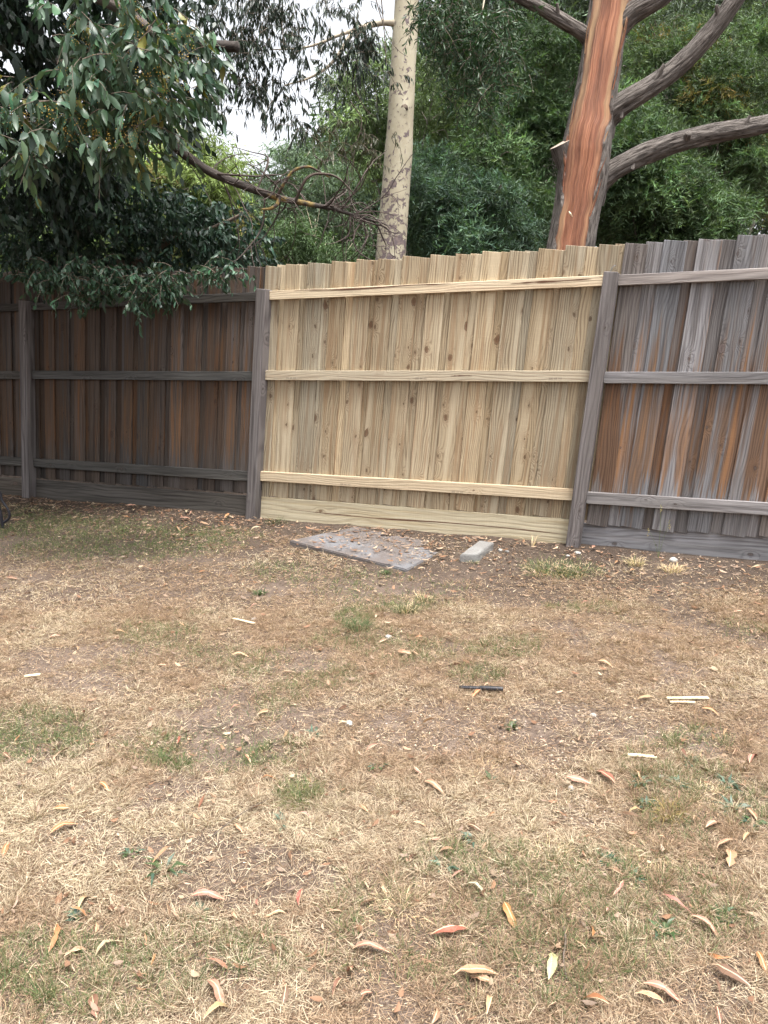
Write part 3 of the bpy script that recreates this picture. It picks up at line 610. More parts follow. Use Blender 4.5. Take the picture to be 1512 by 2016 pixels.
# --- the split red-wood tree
SY = 8.0
sp_px = [(1072, 760, 46), (1090, 660, 46), (1106, 580, 45), (1124, 487, 43), (1135, 420, 42), (1146, 350, 43), (1153, 300, 44), (1163, 240, 40), (1176, 165, 36), (1188, 90, 35), (1200, 10, 35), (1213, -70, 33), (1224, -150, 28)]
Pc = [at(a, b, SY) for a, b, _ in sp_px]; rad = [w * SY / FPX for *_, w in sp_px]
sb = np.array([Pc[0][0] - .05, SY, H(Pc[0][0], SY)]); Pc = [np.array([sb[0], SY, sb[2] - .15])] + Pc; rad = [.28] + rad
spt = tree_root('split_tree', sb, 'leaning tree split open to its orange red heartwood with rough dark limbs')
n = 130; P = spline(Pc, n); SPC = P; r = np.interp(np.linspace(0, 1, n), np.linspace(0, 1, len(rad)), rad)
T = unit(np.gradient(P, axis=0)); tow = np.array([0.0, -1, 0]) + np.array([-.12, 0, 0]); Nn = unit(tow - T * (T @ tow)[:, None]); Bs = np.cross(T, Nn)
Bs *= np.sign(Bs[:, :1])                       # points to the right
Lg = np.concatenate([[0], np.cumsum(np.linalg.norm(np.diff(P, axis=0), axis=1))])
tt = np.linspace(0, 1, n)
pyc = project(P)[1]
el = np.interp(pyc, [-150, 100, 230, 300, 420, 760], [-.97, -.93, -.88, -.84, -.74, -.66]) + .20 * (fbm(Lg * 6, Lg * 0, 3) - .5)      # exposed face: left and right edge
er = np.interp(pyc, [-150, 60, 160, 240, 300, 420, 500, 760], [.93, .88, .78, .80, .66, .60, .56, .5]) + .26 * (fbm(Lg * 5, Lg * 0 + 5, 3) - .5)
m = 48; a = np.linspace(0, 1, m); E = el[:, None] + (er - el)[:, None] * a[None]
dep = np.sqrt(np.clip(1 - E ** 2, 0, 1)) * .80 + .02 + .10 * (vnoise(E * 7 + 30, Lg[:, None] * 1.0 + E * 2) - .5) + .05 * (vnoise(E * 22 + 9, Lg[:, None] * 1.6) - .5) + .07 * np.exp(-((pyc[:, None] - 262) / 40.) ** 2) * np.exp(-((E + .3) / .5) ** 2)
V = P[:, None] + Bs[:, None] * (E * r[:, None])[..., None] + Nn[:, None] * (dep * r[:, None])[..., None]
k = np.arange(n - 1)[:, None] * m + np.arange(m - 1)[None]; F = np.stack([k, k + 1, k + m + 1, k + m], -1).reshape(-1, 4)
A2 = np.repeat((a * 2 - 1)[None], n, 0); st = np.stack([A2, np.repeat(Lg[:, None], m, 1)], -1).reshape(-1, 2)
link('exposed_wood', npmesh('exposed_wood', V.reshape(-1, 3), F, None, st, smooth=True), M['split'], spt)
m2 = 60; a0 = np.arcsin(np.clip(er, -1, 1)); a1 = np.arcsin(np.clip(el, -1, 1)) + 2 * np.pi       # bark wraps round the back
tq = np.linspace(0, 1, m2); th = a0[:, None] + (a1 - a0)[:, None] * tq[None]
ridge = vnoise(th * 5 + 1.5 * vnoise(Lg[:, None] * 2.5, th), Lg[:, None] * 2.2) * .6 + vnoise(th * 13, Lg[:, None] * 5 + th) * .4
rk = 1.02 + .16 * (ridge - .5); rk[:, 0] = .80; rk[:, -1] = .80
rk *= 1 + .10 * np.exp(-((pyc[:, None] - 355) / 35.) ** 2) * np.exp(-((th - 1.4) / .6) ** 2)
V = P[:, None] + Bs[:, None] * (np.sin(th) * rk * r[:, None])[..., None] + Nn[:, None] * (np.cos(th) * rk * r[:, None])[..., None]
k = np.arange(n - 1)[:, None] * m2 + np.arange(m2 - 1)[None]; F = np.stack([k, k + m2, k + m2 + 1, k + 1], -1).reshape(-1, 4)
st = np.stack([th * r[:, None], np.repeat(Lg[:, None], m2, 1)], -1).reshape(-1, 2)
link('trunk', npmesh('trunk', V.reshape(-1, 3), F, np.ones((n * m2, 3)), st, smooth=True), M['bark_red'], spt)
for P, rr_ in [([at(1178, 262, 8.05), at(1192, 232, 8.0), at(1225, 205, 7.95), at(1285, 168, 7.9), at(1340, 125, 7.85), at(1392, 70, 7.8), at(1440, 8, 7.75), at(1500, -80, 7.7), at(1560, -200, 7.7)], [.16, .135, .115, .105, .10, .095, .088, .075, .05]),
               ([at(1160, 392, 8.1), at(1176, 362, 8.05), at(1205, 338, 8.0), at(1270, 303, 7.95), at(1350, 275, 7.9), at(1430, 258, 7.85), at(1512, 243, 7.8), at(1620, 215, 7.75), at(1760, 150, 7.7)], [.16, .13, .115, .105, .098, .092, .085, .075, .05]),
               ([at(1196, 95, 8.05), at(1212, 60, 8.0), at(1245, 25, 7.95), at(1300, -8, 7.9), at(1380, -70, 7.85), at(1450, -180, 7.8)], [.14, .115, .105, .10, .08, .05]),
               ([at(1172, 95, 8.05), at(1150, 68, 8.0), at(1110, 43, 7.95), at(1062, 15, 7.9), at(1010, -12, 7.85), at(930, -70, 7.8)], [.085, .07, .065, .06, .05, .03])]:
    V, F, st = tube(P, [.9 * q for q in rr_], 170, 64, .19, 15, lump=.05, seed=int(P[0][2] * 10)); link('limb', npmesh('limb', V, F, np.ones((len(V), 3)), st, smooth=True), M['bark_red'], spt)
for _ in range(26):      # torn fibres standing off the edges of the wound
    i = rng.integers(45, n - 8); j = min(i + rng.integers(4, 14), n - 1); e_ = el if rng.random() < .55 else er; sg = -1 if e_ is el else 1
    q0 = SPC[i] + Bs[i] * e_[i] * r[i] + Nn[i] * .86 * r[i] * math.sqrt(max(1 - e_[i] ** 2, .05)); q1 = SPC[j] + Bs[j] * (e_[j] + sg * rng.uniform(-.05, .18)) * r[j] + Nn[j] * (.95 * r[j] * math.sqrt(max(1 - e_[j] ** 2, .05)) + rng.uniform(0, .03))
    V, F, st = tube([q0, (q0 + q1) / 2 + rng.normal(0, .006, 3), q1], [.007, .009, .001], 10, 5, .3, 5); c_ = np.array([(1.0, 1, 1), (2.2, 1.0, .6), (2.8, 1.9, 1.2)][rng.integers(3)])
    link('splinter', npmesh('splinter', V, F, np.tile(c_, (len(V), 1)), st), M['bark_red'], spt)
V, F, st = tube([at(1352, 278, 7.86), at(1354, 268, 7.80), at(1356, 262, 7.77)], [.035, .033, .03], 6, 10, .1); link('cut_knob', npmesh('cut_knob', V, F, np.ones((len(V), 3)) * 1.5, st, smooth=True), M['bark_red'], spt)
for x, y, yy, dx, dz, r_ in [(1290, 158, 7.83, .06, .12, .022), (1415, 38, 7.74, -.05, .10, .02), (1250, 318, 7.92, -.04, -.09, .02), (1455, 262, 7.80, .07, .14, .018), (1100, 34, 7.9, -.03, .10, .016), (1225, 215, 7.92, -.02, -.10, .02)]:
    p0 = at(x, y, yy); V, F, st = tube([p0, p0 + [dx * .6, -.03, dz * .6], p0 + [dx, -.05, dz]], [r_ * 1.3, r_, r_ * .75], 10, 10, .15, 6); link('broken_twig', npmesh('broken_twig', V, F, np.ones((len(V), 3)) * 1.1, st, smooth=True), M['bark_red'], spt)
# stump of the torn-off limb
V, F, st = tube([at(1140, 410, 8.06), at(1128, 355, 8.04), at(1117, 315, 8.02), at(1108, 285, 8.0)], [.10, .115, .125, .125], 24, 22, .22, 9, cap=False, seed=4)
topc = at(1108, 281, 8.0); nrm = unit(np.array([-.5, -.25, 1.0])); ring = V[-22:].copy(); ring -= ((ring - topc) @ nrm)[:, None] * nrm / 1.0; V[-22:] = ring
o = link('branch_stub', npmesh('branch_stub', V, F, np.ones((len(V), 3)), st, smooth=True), M['bark_red'], spt)
Vc = np.vstack([ring, ring.mean(0) + nrm * .012]); link('cut_face', npmesh('cut_face', Vc, np.stack([np.arange(22), (np.arange(22) + 1) % 22, np.full(22, 22)], -1)), M['cut'], spt)
V, F, st = tube([at(1120, 416, 7.80), at(1123, 421, 7.79), at(1127, 427, 7.80)], [.004, .012, .003], 8, 6); link('loose_splinter', npmesh('loose_splinter', V, F), M['chip'], spt)
cr = Bag(); O = np.concatenate([fill([(1450, -230, 220, 110), (1700, 20, 130, 130), (1000, -130, 150, 60)], 7.0, 9.0, 260)])
sprays(cr, O, unit(rng.normal(size=O.shape)), rng.uniform(.2, .45, len(O)), 12, .09, .01, (.05, .095, .045), droop=.6, hang=1.0, simple=True)
link('crown', cr.mesh('crown'), M['leaf'], spt)

# --- the trees behind
def ferny(bag, O, D, L, nl, ll, lw, c, var=.25, cl=None):
    """feathery fronds: thin leaflets in two ranks along a drooping stalk"""
    n = len(O); t = (np.arange(nl) + .5) / nl; D = unit(D); S = unit(np.cross(D, rdir(n)))
    P = O[:, None] + D[:, None] * (L[:, None] * t)[..., None]; P[..., 2] -= .35 * L[:, None] * t ** 2
    sg = np.where(np.arange(nl) % 2, 1.0, -1.0); dd = unit(D[:, None] * .7 + S[:, None] * sg[:, None] * .9 + rng.normal(0, .35, (n, nl, 3)))
    ln = ll * np.exp(rng.normal(0, .25, (n, nl)))[..., None]; sd_ = unit(np.cross(dd, rng.normal(size=(n, nl, 3)))) * lw
    V = np.stack([P - sd_, P + sd_, P + dd * ln], 2).reshape(-1, 3)
    cc = np.asarray(c)[None] * np.exp(rng.normal(0, var, (n, 1))); cc = cc * (1 + rng.normal(0, .06, (n, 3)))
    if cl is not None: cc = cc * cl
    cc = np.repeat(cc, nl * 3, 0); bag.add(V, np.arange(len(V)).reshape(-1, 3), np.clip(cc, .004, 1))
def back_tree(name, label, px, Y, puffs, n, c, style='fern', ll=.085, lw=.010, bark='bark_dark', group='trees behind the fence', trunk_top=None, tr=.09, tips=None, depth=1.5, dens_low=True, frond=(.22, .45), nl=12):
    b = np.array([at(px, 700, Y)[0], Y, 0]); b[2] = H(b[0], b[1])
    root = tree_root(name, b, label, group); bag = Bag(); s = Y / FPX
    ys = [p[1] for p in puffs]; tp = at(trunk_top[0], trunk_top[1], Y + .1) if trunk_top else at(np.mean([p[0] for p in puffs]), min(ys) + 25, Y)
    jx = rng.normal(0, .12, 2)
    V, F, st = tube([b - [0, 0, .1], b * .6 + tp * .4 + [jx[0], 0, 0], b * .25 + tp * .75 + [jx[1], 0, 0], tp], [tr, tr * .8, tr * .55, tr * .2], 30, 10, .1, 7)
    link('trunk', npmesh('trunk', V, F, np.ones((len(V), 3)), st, smooth=True), M[bark], root)
    br = Bag(); A = np.array([p[2] * p[3] for p in puffs], float); A = A / A.sum()
    for (x, y, rx, ry), f in zip(puffs, A):
        yo = rng.uniform(-depth, depth) * .5; cen = at(x, y, Y + yo); k = max(int(n * f), 6); R3 = np.array([rx * s, min(rx, ry) * s * 1.1, ry * s])
        j = rng.uniform(.25, .85); src = b * (1 - j) + tp * j; src[2] = min(src[2], cen[2]); mid_ = (src + cen) / 2 + [0, 0, .1]
        v, f_, s_ = tube([src, mid_, cen, cen + (cen - mid_) * .3], [tr * .35, tr * .25, tr * .14, .004], 12, 5); br.add(v, f_, (1, 1, 1), s_)
        for _ in range(3):
            e_ = cen + rdir(1)[0] * R3 * 1.0; v, f_, s_ = tube([mid_ * .3 + cen * .7, (cen + e_) / 2 + rng.normal(0, .06, 3), e_], [tr * .14, tr * .09, .003], 9, 4); br.add(v, f_, (1.3, 1.25, 1.2), s_)
        # clumps within the puff so that light and dark masses form
        nk = max(5, k // 42); cd = rdir(nk) * rng.uniform(.45, 1.05, (nk, 1)); cd[:, 2] = np.where(cd[:, 2] < -.5, cd[:, 2] * .5, cd[:, 2])
        cc = cen + cd * R3; q = rng.integers(nk, size=k); cr_ = .30 * R3.mean() + .05; off = rdir(k) * (rng.random((k, 1)) ** .5) * np.array([cr_, cr_, cr_ * .5])
        O = cc[q] + off; D = unit(off * 1.5 / cr_ + cd[q] * .6 + rng.normal(0, .45, (k, 3)) + [0, 0, .15])
        cl = np.exp(rng.normal(0.08, .34, (nk, 1)))[q] * np.ones((1, 3))
        if tips is not None:
            w = (rng.random(nk) < tips[1])[q]; cl[w] = np.array(tips[0]) / np.array(c)
        L = rng.uniform(*frond, k)
        if style == 'fern': ferny(bag, O, D, L, nl, ll, lw, c, cl=cl)
        else:
            t_ = np.asarray(c) * cl
            nlv = 8; tq_ = rng.random((k, nlv)); B = (O[:, None] + D[:, None] * (L[:, None] * tq_)[..., None]).reshape(-1, 3)
            DD = unit(D[:, None] * .4 + rng.normal(0, .6, (k, nlv, 3)) + [0, 0, -.8]).reshape(-1, 3)
            leaf_mesh(bag, B, DD, rdir(len(B)), ll * np.exp(rng.normal(0, .25, len(B))), lw * np.exp(rng.normal(0, .2, len(B))), np.clip(np.repeat(t_, nlv, 0) * np.exp(rng.normal(0, .2, (len(B), 1))), .004, 1), True)
    tag(link('branches', br.mesh('branches', True), M[bark], root), kind='stuff')
    link('crown', bag.mesh('crown'), M['fern'], root); return root
back_tree('wattle_tree', 'blue green feathery wattle just right of the cream gum trunk', 880, 11.0, [(860, 410, 55, 45), (935, 425, 50, 45), (825, 455, 45, 50), (900, 475, 70, 40), (975, 470, 55, 40), (845, 345, 40, 35), (905, 375, 35, 30), (960, 400, 35, 30), (815, 390, 30, 35), (1000, 495, 50, 25)], 4200, (.056, .095, .062), ll=.075, lw=.009)
back_tree('feathery_tree', 'green feathery tree between the cream gum and the split tree', 1010, 13.0, [(1000, 260, 70, 60), (950, 320, 60, 50), (1050, 320, 60, 70), (1030, 180, 60, 60), (1080, 100, 70, 60), (1000, 400, 80, 60), (1060, 440, 70, 60), (1100, 210, 50, 60), (980, 470, 60, 40)], 5200, (.066, .108, .050))
back_tree('feathery_tree', 'dark feathery tree filling the gap under the lowest limb of the split tree', 1290, 12.5, [(1270, 420, 70, 60), (1350, 410, 70, 60), (1230, 300, 60, 70), (1290, 370, 70, 50), (1400, 440, 60, 50), (1220, 440, 60, 50), (1320, 470, 90, 35), (1240, 220, 50, 50)], 5200, (.066, .106, .050))
back_tree('feathery_tree', 'dark green tree with yellow brown tips behind the forked limbs', 1400, 14.0, [(1340, 230, 80, 60), (1420, 180, 80, 60), (1480, 250, 60, 80), (1380, 120, 70, 50), (1470, 110, 70, 60), (1300, 90, 60, 60), (1500, 350, 60, 80), (1420, 330, 80, 60), (1330, 320, 60, 50)], 5800, (.064, .096, .046), tips=((.19, .155, .055), .14))
back_tree('tall_gum_tree', 'tall dark gum rising behind the split tree with a pale mottled trunk', 1072, 17.0, [(1010, 60, 90, 80), (1120, 20, 90, 80), (1060, 150, 80, 80), (960, 150, 70, 80), (1150, 130, 70, 90), (1080, -90, 140, 80), (1200, 250, 60, 90), (900, 40, 70, 70)], 3400, (.066, .092, .058), 'leaf', .13, .016, 'bark_grey', tr=.26, trunk_top=(1085, 20), frond=(.3, .6))
back_tree('tall_gum_tree', 'tall dark gum at the far right edge behind the forked limbs', 1450, 19.0, [(1440, 60, 110, 90), (1330, 20, 100, 80), (1500, 180, 90, 90), (1260, 120, 80, 80), (1400, 220, 100, 80), (1520, 350, 90, 110), (1420, -80, 180, 80), (1300, 240, 80, 90), (1560, 80, 100, 120)], 4200, (.062, .086, .054), 'leaf', .13, .016, 'bark_grey', tr=.2, frond=(.3, .6))
back_tree('light_green_tree', 'light green willowy tree showing on both sides of the gum trunk', 800, 19.0, [(700, 230, 60, 70), (730, 330, 60, 60), (850, 200, 70, 80), (900, 270, 70, 60), (840, 110, 60, 60), (690, 170, 40, 40), (760, 200, 60, 90), (790, 320, 90, 60), (870, 340, 70, 50)], 3600, (.105, .150, .066), 'leaf', .13, .013, 'bark_grey', tr=.14, frond=(.3, .6))
back_tree('grey_green_tree', 'soft grey green tree behind the curling dead twigs', 620, 22.0, [(600, 370, 80, 60), (660, 350, 60, 60), (560, 400, 60, 50), (640, 430, 80, 60), (700, 420, 50, 70), (550, 470, 70, 50), (640, 490, 90, 40), (590, 320, 40, 40)], 3600, (.098, .142, .088), 'leaf', .13, .013, 'bark_grey', tr=.12, frond=(.3, .6))
back_tree('sapling', 'bright green young tree standing low over the left end of the new pine', 600, 14.0, [(580, 470, 40, 40), (620, 450, 30, 50), (560, 500, 40, 30), (700, 490, 40, 35), (650, 500, 50, 25)], 900, (.062, .100, .044), 'leaf', .08, .009, 'bark_pale', tr=.03, frond=(.2, .4))
back_tree('yellow_green_bush', 'sunlit yellow green tree glimpsed through the overhanging branches', 380, 14.5, [(340, 310, 60, 50), (400, 350, 70, 60), (310, 380, 60, 60), (440, 400, 60, 50), (470, 450, 50, 60), (380, 430, 80, 60), (380, 280, 50, 30), (500, 480, 40, 40), (300, 460, 90, 60)], 3200, (.135, .180, .062), 'leaf', .10, .011, 'bark_grey', tr=.1, frond=(.2, .45), tips=((.26, .22, .09), .12))
back_tree('light_green_bush', 'pale green bush beyond the fence at the far left edge', 20, 14.0, [(20, 430, 60, 70), (60, 500, 70, 50), (-40, 500, 80, 70), (0, 360, 60, 60), (140, 500, 80, 50)], 1800, (.120, .175, .065), 'leaf', .09, .010, 'bark_grey', tr=.08, frond=(.2, .45))
for px, Y, top, r_, lab in [(1045, 15.5, (1052, 120), .05, 'slender pale trunk just left of the split tree'), (1130, 16.5, (1145, 240), .06, 'thin grey trunk seen close behind the split tree'), (1440, 16.0, (1405, 330), .05, 'thin leaning grey trunk under the lowest limb at the right'), (985, 14.5, (1000, 350), .035, 'thin bare sapling right of the wattle'), (905, 12.2, (925, 335), .04, 'short pale broken trunk poking out of the wattle')]:
    b = np.array([at(px, 700, Y)[0], Y, 0]); b[2] = H(b[0], b[1]); tp = at(*top, Y); root = tree_root('bare_sapling', b, lab, 'slender trunks behind the fence')
    V, F, st = tube([b - [0, 0, .1], b * .5 + tp * .5 + rng.normal(0, .1, 3), tp], [r_, r_ * .8, r_ * .5], 30, 9, .08, 5); link('trunk', npmesh('trunk', V, F, np.ones((len(V), 3)), st, smooth=True), M['bark_grey'], root)
    for _ in range(4):
        q = rng.uniform(.55, .95); o0 = b * (1 - q) + tp * q; dd = rdir(1)[0] * [1, .5, .4] + [0, 0, .35]; V, F, st = tube([o0, o0 + dd * .35 + rng.normal(0, .05, 3), o0 + dd * .8], [r_ * .4, r_ * .25, .003], 12, 5); link('branch', npmesh('branch', V, F, np.ones((len(V), 3)), st, smooth=True), M['bark_grey'], root)
# far woodland closing the view, with the open sky left between
wd_ = Bag()
for (x, y, rx, ry, c, nn) in [(560, 460, 130, 90, (.055, .085, .050), 900), (700, 380, 120, 130, (.045, .075, .045), 1100), (1000, 250, 220, 260, (.055, .080, .052), 2600), (1350, 250, 300, 270, (.052, .076, .050), 3000), (250, 430, 260, 110, (.06, .095, .045), 1200), (870, 400, 140, 130, (.035, .06, .036), 1000), (-150, 380, 260, 200, (.04, .07, .035), 1000), (1800, 250, 260, 300, (.026, .045, .027), 1200)]:
    Yd = 27.0; O = fill([(x, y, rx, ry)], Yd - 3, Yd + 3, nn); n_ = len(O)
    B = (O[:, None] + rng.normal(0, .35, (n_, 12, 3))).reshape(-1, 3); DD = unit(rng.normal(0, .6, B.shape) + [0, 0, -.7])
    leaf_mesh(wd_, B, DD, rdir(len(B)), .30 * np.exp(rng.normal(0, .25, len(B))), .045 * np.exp(rng.normal(0, .2, len(B))), np.clip(np.repeat(np.asarray(c) * np.exp(rng.normal(0, .3, (n_, 1))), 12, 0), .004, 1), True)
tag(link('far_woodland', wd_.mesh('far_woodland'), M['fern']), 'far woodland closing the view behind the nearer trees', 'woodland', None, 'stuff')

# ------------------------------------------------------------------ things lying by the fence
def slab_mesh(name, P4, th, bev, sub=6, seed=0):
    """flat slab with four ground corners, a real thickness and slightly broken edges"""
    bm = bmesh.new(); t = [bm.verts.new(Vector(p)) for p in P4]; b = [bm.verts.new(Vector(p) - Vector((0, 0, th))) for p in P4]
    bm.faces.new(t); bm.faces.new(b[::-1])
    for k in range(4): bm.faces.new([t[k], b[k], b[(k + 1) % 4], t[(k + 1) % 4]])
    bmesh.ops.recalc_face_normals(bm, faces=bm.faces)
    bmesh.ops.bevel(bm, geom=bm.edges[:], offset=bev, segments=2, affect='EDGES')
    bmesh.ops.subdivide_edges(bm, edges=[e for e in bm.edges if e.calc_length() > .06], cuts=sub, use_grid_fill=True)
    for v in bm.verts:
        v.co.z += (float(vnoise(v.co.x * 30 + seed, v.co.y * 30)) - .5) * .004; v.co.x += (float(vnoise(v.co.y * 40, v.co.z * 40 + seed)) - .5) * .006
    me = bpy.data.meshes.new(name); bm.to_mesh(me); bm.free(); return me
c4 = [gnd(570, 1074), gnd(800, 1127), gnd(890, 1072), gnd(700, 1037)]; hi = max(p[2] for p in c4)
lv = [0.038, 0.02, -0.010, 0.002]; P4 = [p + np.array([0, 0, l]) for p, l in zip(c4, lv)]
o = link('concrete_slab', slab_mesh('concrete_slab', P4, .05, .006), M['slab']); tag(o, 'flat grey concrete slab half sunk in soil before the new fence', 'slab')
a, b = gnd(905, 1107), gnd(940, 1107); c, d = gnd(972, 1082), gnd(943, 1078)
P4 = [p + np.array([0, 0, .052]) for p in (a, b, c, d)]
o = link('concrete_block', slab_mesh('concrete_block', P4, .075, .005, 4, 3), M['block']); tag(o, 'small grey concrete block lying beside the sunken slab', 'block')
# black tube
def lie(px0, py0, px1, py1, lift): return gnd(px0, py0, lift), gnd(px1, py1, lift)
p, q = lie(908, 1362, 990, 1366, .022); tb = empty('black_stake', p, 'slim black plastic stake lying on the dead grass', 'stake')
V, F, st = tube([p + (q - p) * t for t in (.42, .5, .75, .97, 1.0)], [.0085, .0105, .011, .0105, .009], 20, 12); link('handle', npmesh('handle', V, F, smooth=True), M['black_plastic'], tb)
dv = unit(q - p); sd2 = np.array([-dv[1], dv[0], 0])
for s in (-1, 1):
    V, F, st = tube([p + sd2 * .006 * s, p + (q - p) * .22 + sd2 * .006 * s, p + (q - p) * .45 + sd2 * .004 * s], [.004, .005, .005], 10, 8); link('prong', npmesh('prong', V, F, smooth=True), M['black_plastic'], tb)
V, F, st = tube([p - dv * .004 - sd2 * .008, p - dv * .006, p - dv * .004 + sd2 * .008], [.004, .005, .004], 6, 8); link('tip', npmesh('tip', V, F, smooth=True), M['black_plastic'], tb)
# legs of the black metal chair at the left edge
Yc = gnd(6, 1040)[1]
ch = empty('metal_chair', gnd(-30, 1042), 'black tubular metal garden chair with only its curved leg in view', 'chair')
def chair_tube(name, pts, r=.010):
    V, F, st = tube(pts, [r, r], 30, 10); link(name, npmesh(name, V, F, smooth=True), M['black_metal'], ch)
chair_tube('leg', [at(0, 968, Yc), at(4, 985, Yc), at(14, 1000, Yc), at(19, 1012, Yc), at(17, 1021, Yc), at(10, 1027, Yc), at(2, 1031, Yc)])
chair_tube('leg', [at(-14, 940, Yc), at(-4, 990, Yc), at(2, 1015, Yc), at(6, 1042, Yc)], .012)
chair_tube('leg', [at(-110, 940, Yc), at(-112, 990, Yc), at(-114, 1046, Yc)], .012)
bx = at(-60, 935, Yc); me = slab_mesh('seat', [bx + np.array(v) for v in ((-.44, -.05, .02), (-.12, -.05, .02), (-.12, .33, .02), (-.44, .33, .02))], .025, .006, 2); link('seat', me, M['black_metal'], ch)
chair_tube('back_frame', [bx + np.array(v) for v in ((-.44, .30, .02), (-.44, .38, .45), (-.4, .39, .48), (-.2, .39, .48), (-.16, .38, .45), (-.16, .30, .02))])
# stones
def stone(px, py, size, label, seed, mat='stone', name='stone', flat=.65):
    bm = bmesh.new(); bmesh.ops.create_icosphere(bm, subdivisions=2, radius=size)
    for v in bm.verts:
        k = 1 + .55 * (float(vnoise(v.co.x / size * 1.3 + seed * 7, v.co.y / size * 1.3 + v.co.z / size)) - .5); v.co = Vector((v.co.x * k, v.co.y * k * .8, v.co.z * k * flat))
    me = bpy.data.meshes.new(name); bm.to_mesh(me); bm.free(); o = link(name, me, M[mat]); o.location = gnd(px, py, size * flat * .45); o.rotation_euler = (0, 0, seed); tag(o, label, 'stone')
stone(1325, 1106, .034, 'chunky white stone at the foot of the grey plinth board', 1)
stone(1137, 1090, .028, 'white crumb of concrete against the foot of the leaning right post', 2, flat=.4)
stone(1118, 1095, .014, 'tiny white concrete chip next to the crumb at the right post', 3, flat=.5)
stone(765, 1256, .018, 'small pale stone in the dry grass below the sunken slab', 4)
stone(687, 1428, .019, 'small white stone on the lawn left of the bare patch', 5)
stone(1168, 1411, .015, 'rounded pale pebble on the bare patch below the black stake', 6)
stone(500, 1221, .016, 'pale pebble beside the pale bark sliver', 7)
stone(985, 1085, .020, 'pinkish pebble between the block and the straw tuft', 8)
stone(998, 1087, .015, 'grey pebble touching the pinkish pebble near the block', 9, 'block')
stone(1301, 1531, .012, 'cream pebble among the green weeds on the right', 10)
stone(1124, 1556, .014, 'white pebble tucked under the pink oval leaf', 11)
# pale slivers of wood
for (x0, y0, x1, y1, w, lab) in [(1313, 1381, 1394, 1379, .012, 'long pale wood sliver, upper one of two lying together'), (1318, 1388, 1368, 1389, .007, 'short pale wood sliver, lower one of two lying together'), (1235, 1493, 1292, 1496, .010, 'narrow pale bark strip on the lawn right of centre'), (458, 1222, 502, 1232, .011, 'pale flat bark sliver on the dry lawn below the shaded fence'), (48, 1337, 80, 1333, .012, 'short pale wood chip near the left edge of the lawn')]:
    p, q = lie(x0, y0, x1, y1, .016); dv = unit(q - p); s2 = np.array([-dv[1], dv[0], 0]) * w
    me = slab_mesh('wood_sliver', [p - s2 * .5, q - s2 * .9, q + s2 * .7, p + s2], .005, .001, 2); tag(link('wood_sliver', me, M['chip']), lab, 'wood chip')
for (pts, lab, r) in [([(1110, 1832), (1113, 1860), (1109, 1895), (1115, 1935)], 'thin dark crooked twig beside the cream leaf in the foreground', .003), ([(390, 1436), (425, 1438), (455, 1425)], 'thin dark bent twig on the lawn left of centre', .003), ([(415, 1655), (470, 1612), (530, 1578)], 'long grey twig lying aslant left of centre', .0025)]:
    V, F, st = tube([gnd(x, y, .012) for x, y in pts], [r, r, r * .5], 20, 6, .2, 4); tag(link('fallen_twig', npmesh('fallen_twig', V, F, np.ones((len(V), 3)) * .8, st, smooth=True), M['twig']), lab, 'twig')

# ------------------------------------------------------------------ grass
def bare(x, y):
    """0 = full cover, 1 = bare soil"""
    P = np.stack([x, y, H(x, y)], -1); px, py, _ = project(P); s = fdist(x, y)
    b = np.clip((.62 - s - .5 * (fbm(x * 2 + 3, y * 2) - .5)) / .35, 0, 1) * .97
    for (cx, cy, rx, ry, k) in [(1130, 1430, 200, 55, .85), (850, 1440, 150, 60, .7), (900, 1110, 170, 45, .9), (1350, 1130, 180, 40, .75), (1060, 1510, 120, 40, .7), (160, 1660, 100, 50, .75), (1160, 1600, 80, 40, .7), (830, 1830, 70, 50, .6), (1400, 1960, 120, 60, .6), (600, 1540, 80, 30, .4), (430, 1270, 100, 25, .4), (1130, 1230, 150, 25, .4), (60, 1500, 60, 40, .4), (1450, 1560, 80, 40, .5), (700, 1030, 260, 30, .8)]:
        d = ((px - cx) / rx) ** 2 + ((py - cy) / ry) ** 2; b = np.maximum(b, 1.1 * k * np.clip(1.3 - d, 0, .85) * (.55 + .9 * vnoise(x * 7, y * 7)))
    nz = fbm(x * 3.1 + 70, y * 3.1 + 20, 4); b = np.maximum(b, np.clip((nz - .575) * 7, 0, .85))
    return np.clip(b, 0, .97)
def green(x, y):
    P = np.stack([x, y, H(x, y)], -1); px, py, _ = project(P); g = np.clip((fbm(x * 1.7 + 11, y * 1.7 + 90, 4) - .62) * 3.2, 0, .32)
    for (cx, cy, rx, ry, k) in [(1110, 1115, 80, 25, .95), (210, 1050, 300, 55, 1.0), (60, 1450, 130, 55, .75), (420, 1480, 170, 45, .7), (140, 1930, 240, 90, .5), (420, 1880, 160, 70, .35), (1350, 1460, 100, 30, .5), (560, 1130, 80, 25, .5), (1400, 1820, 110, 60, .3), (770, 1160, 150, 45, .6), (700, 1220, 40, 22, .6), (590, 1560, 50, 25, .5), (940, 1330, 60, 20, .45), (640, 1330, 70, 30, .35)]:
        d = ((px - cx) / rx) ** 2 + ((py - cy) / ry) ** 2; g = np.maximum(g, k * np.clip(1.4 - d, 0, 1) * (.6 + .8 * vnoise(x * 9, y * 9)))
    return np.clip(g, 0, 1)
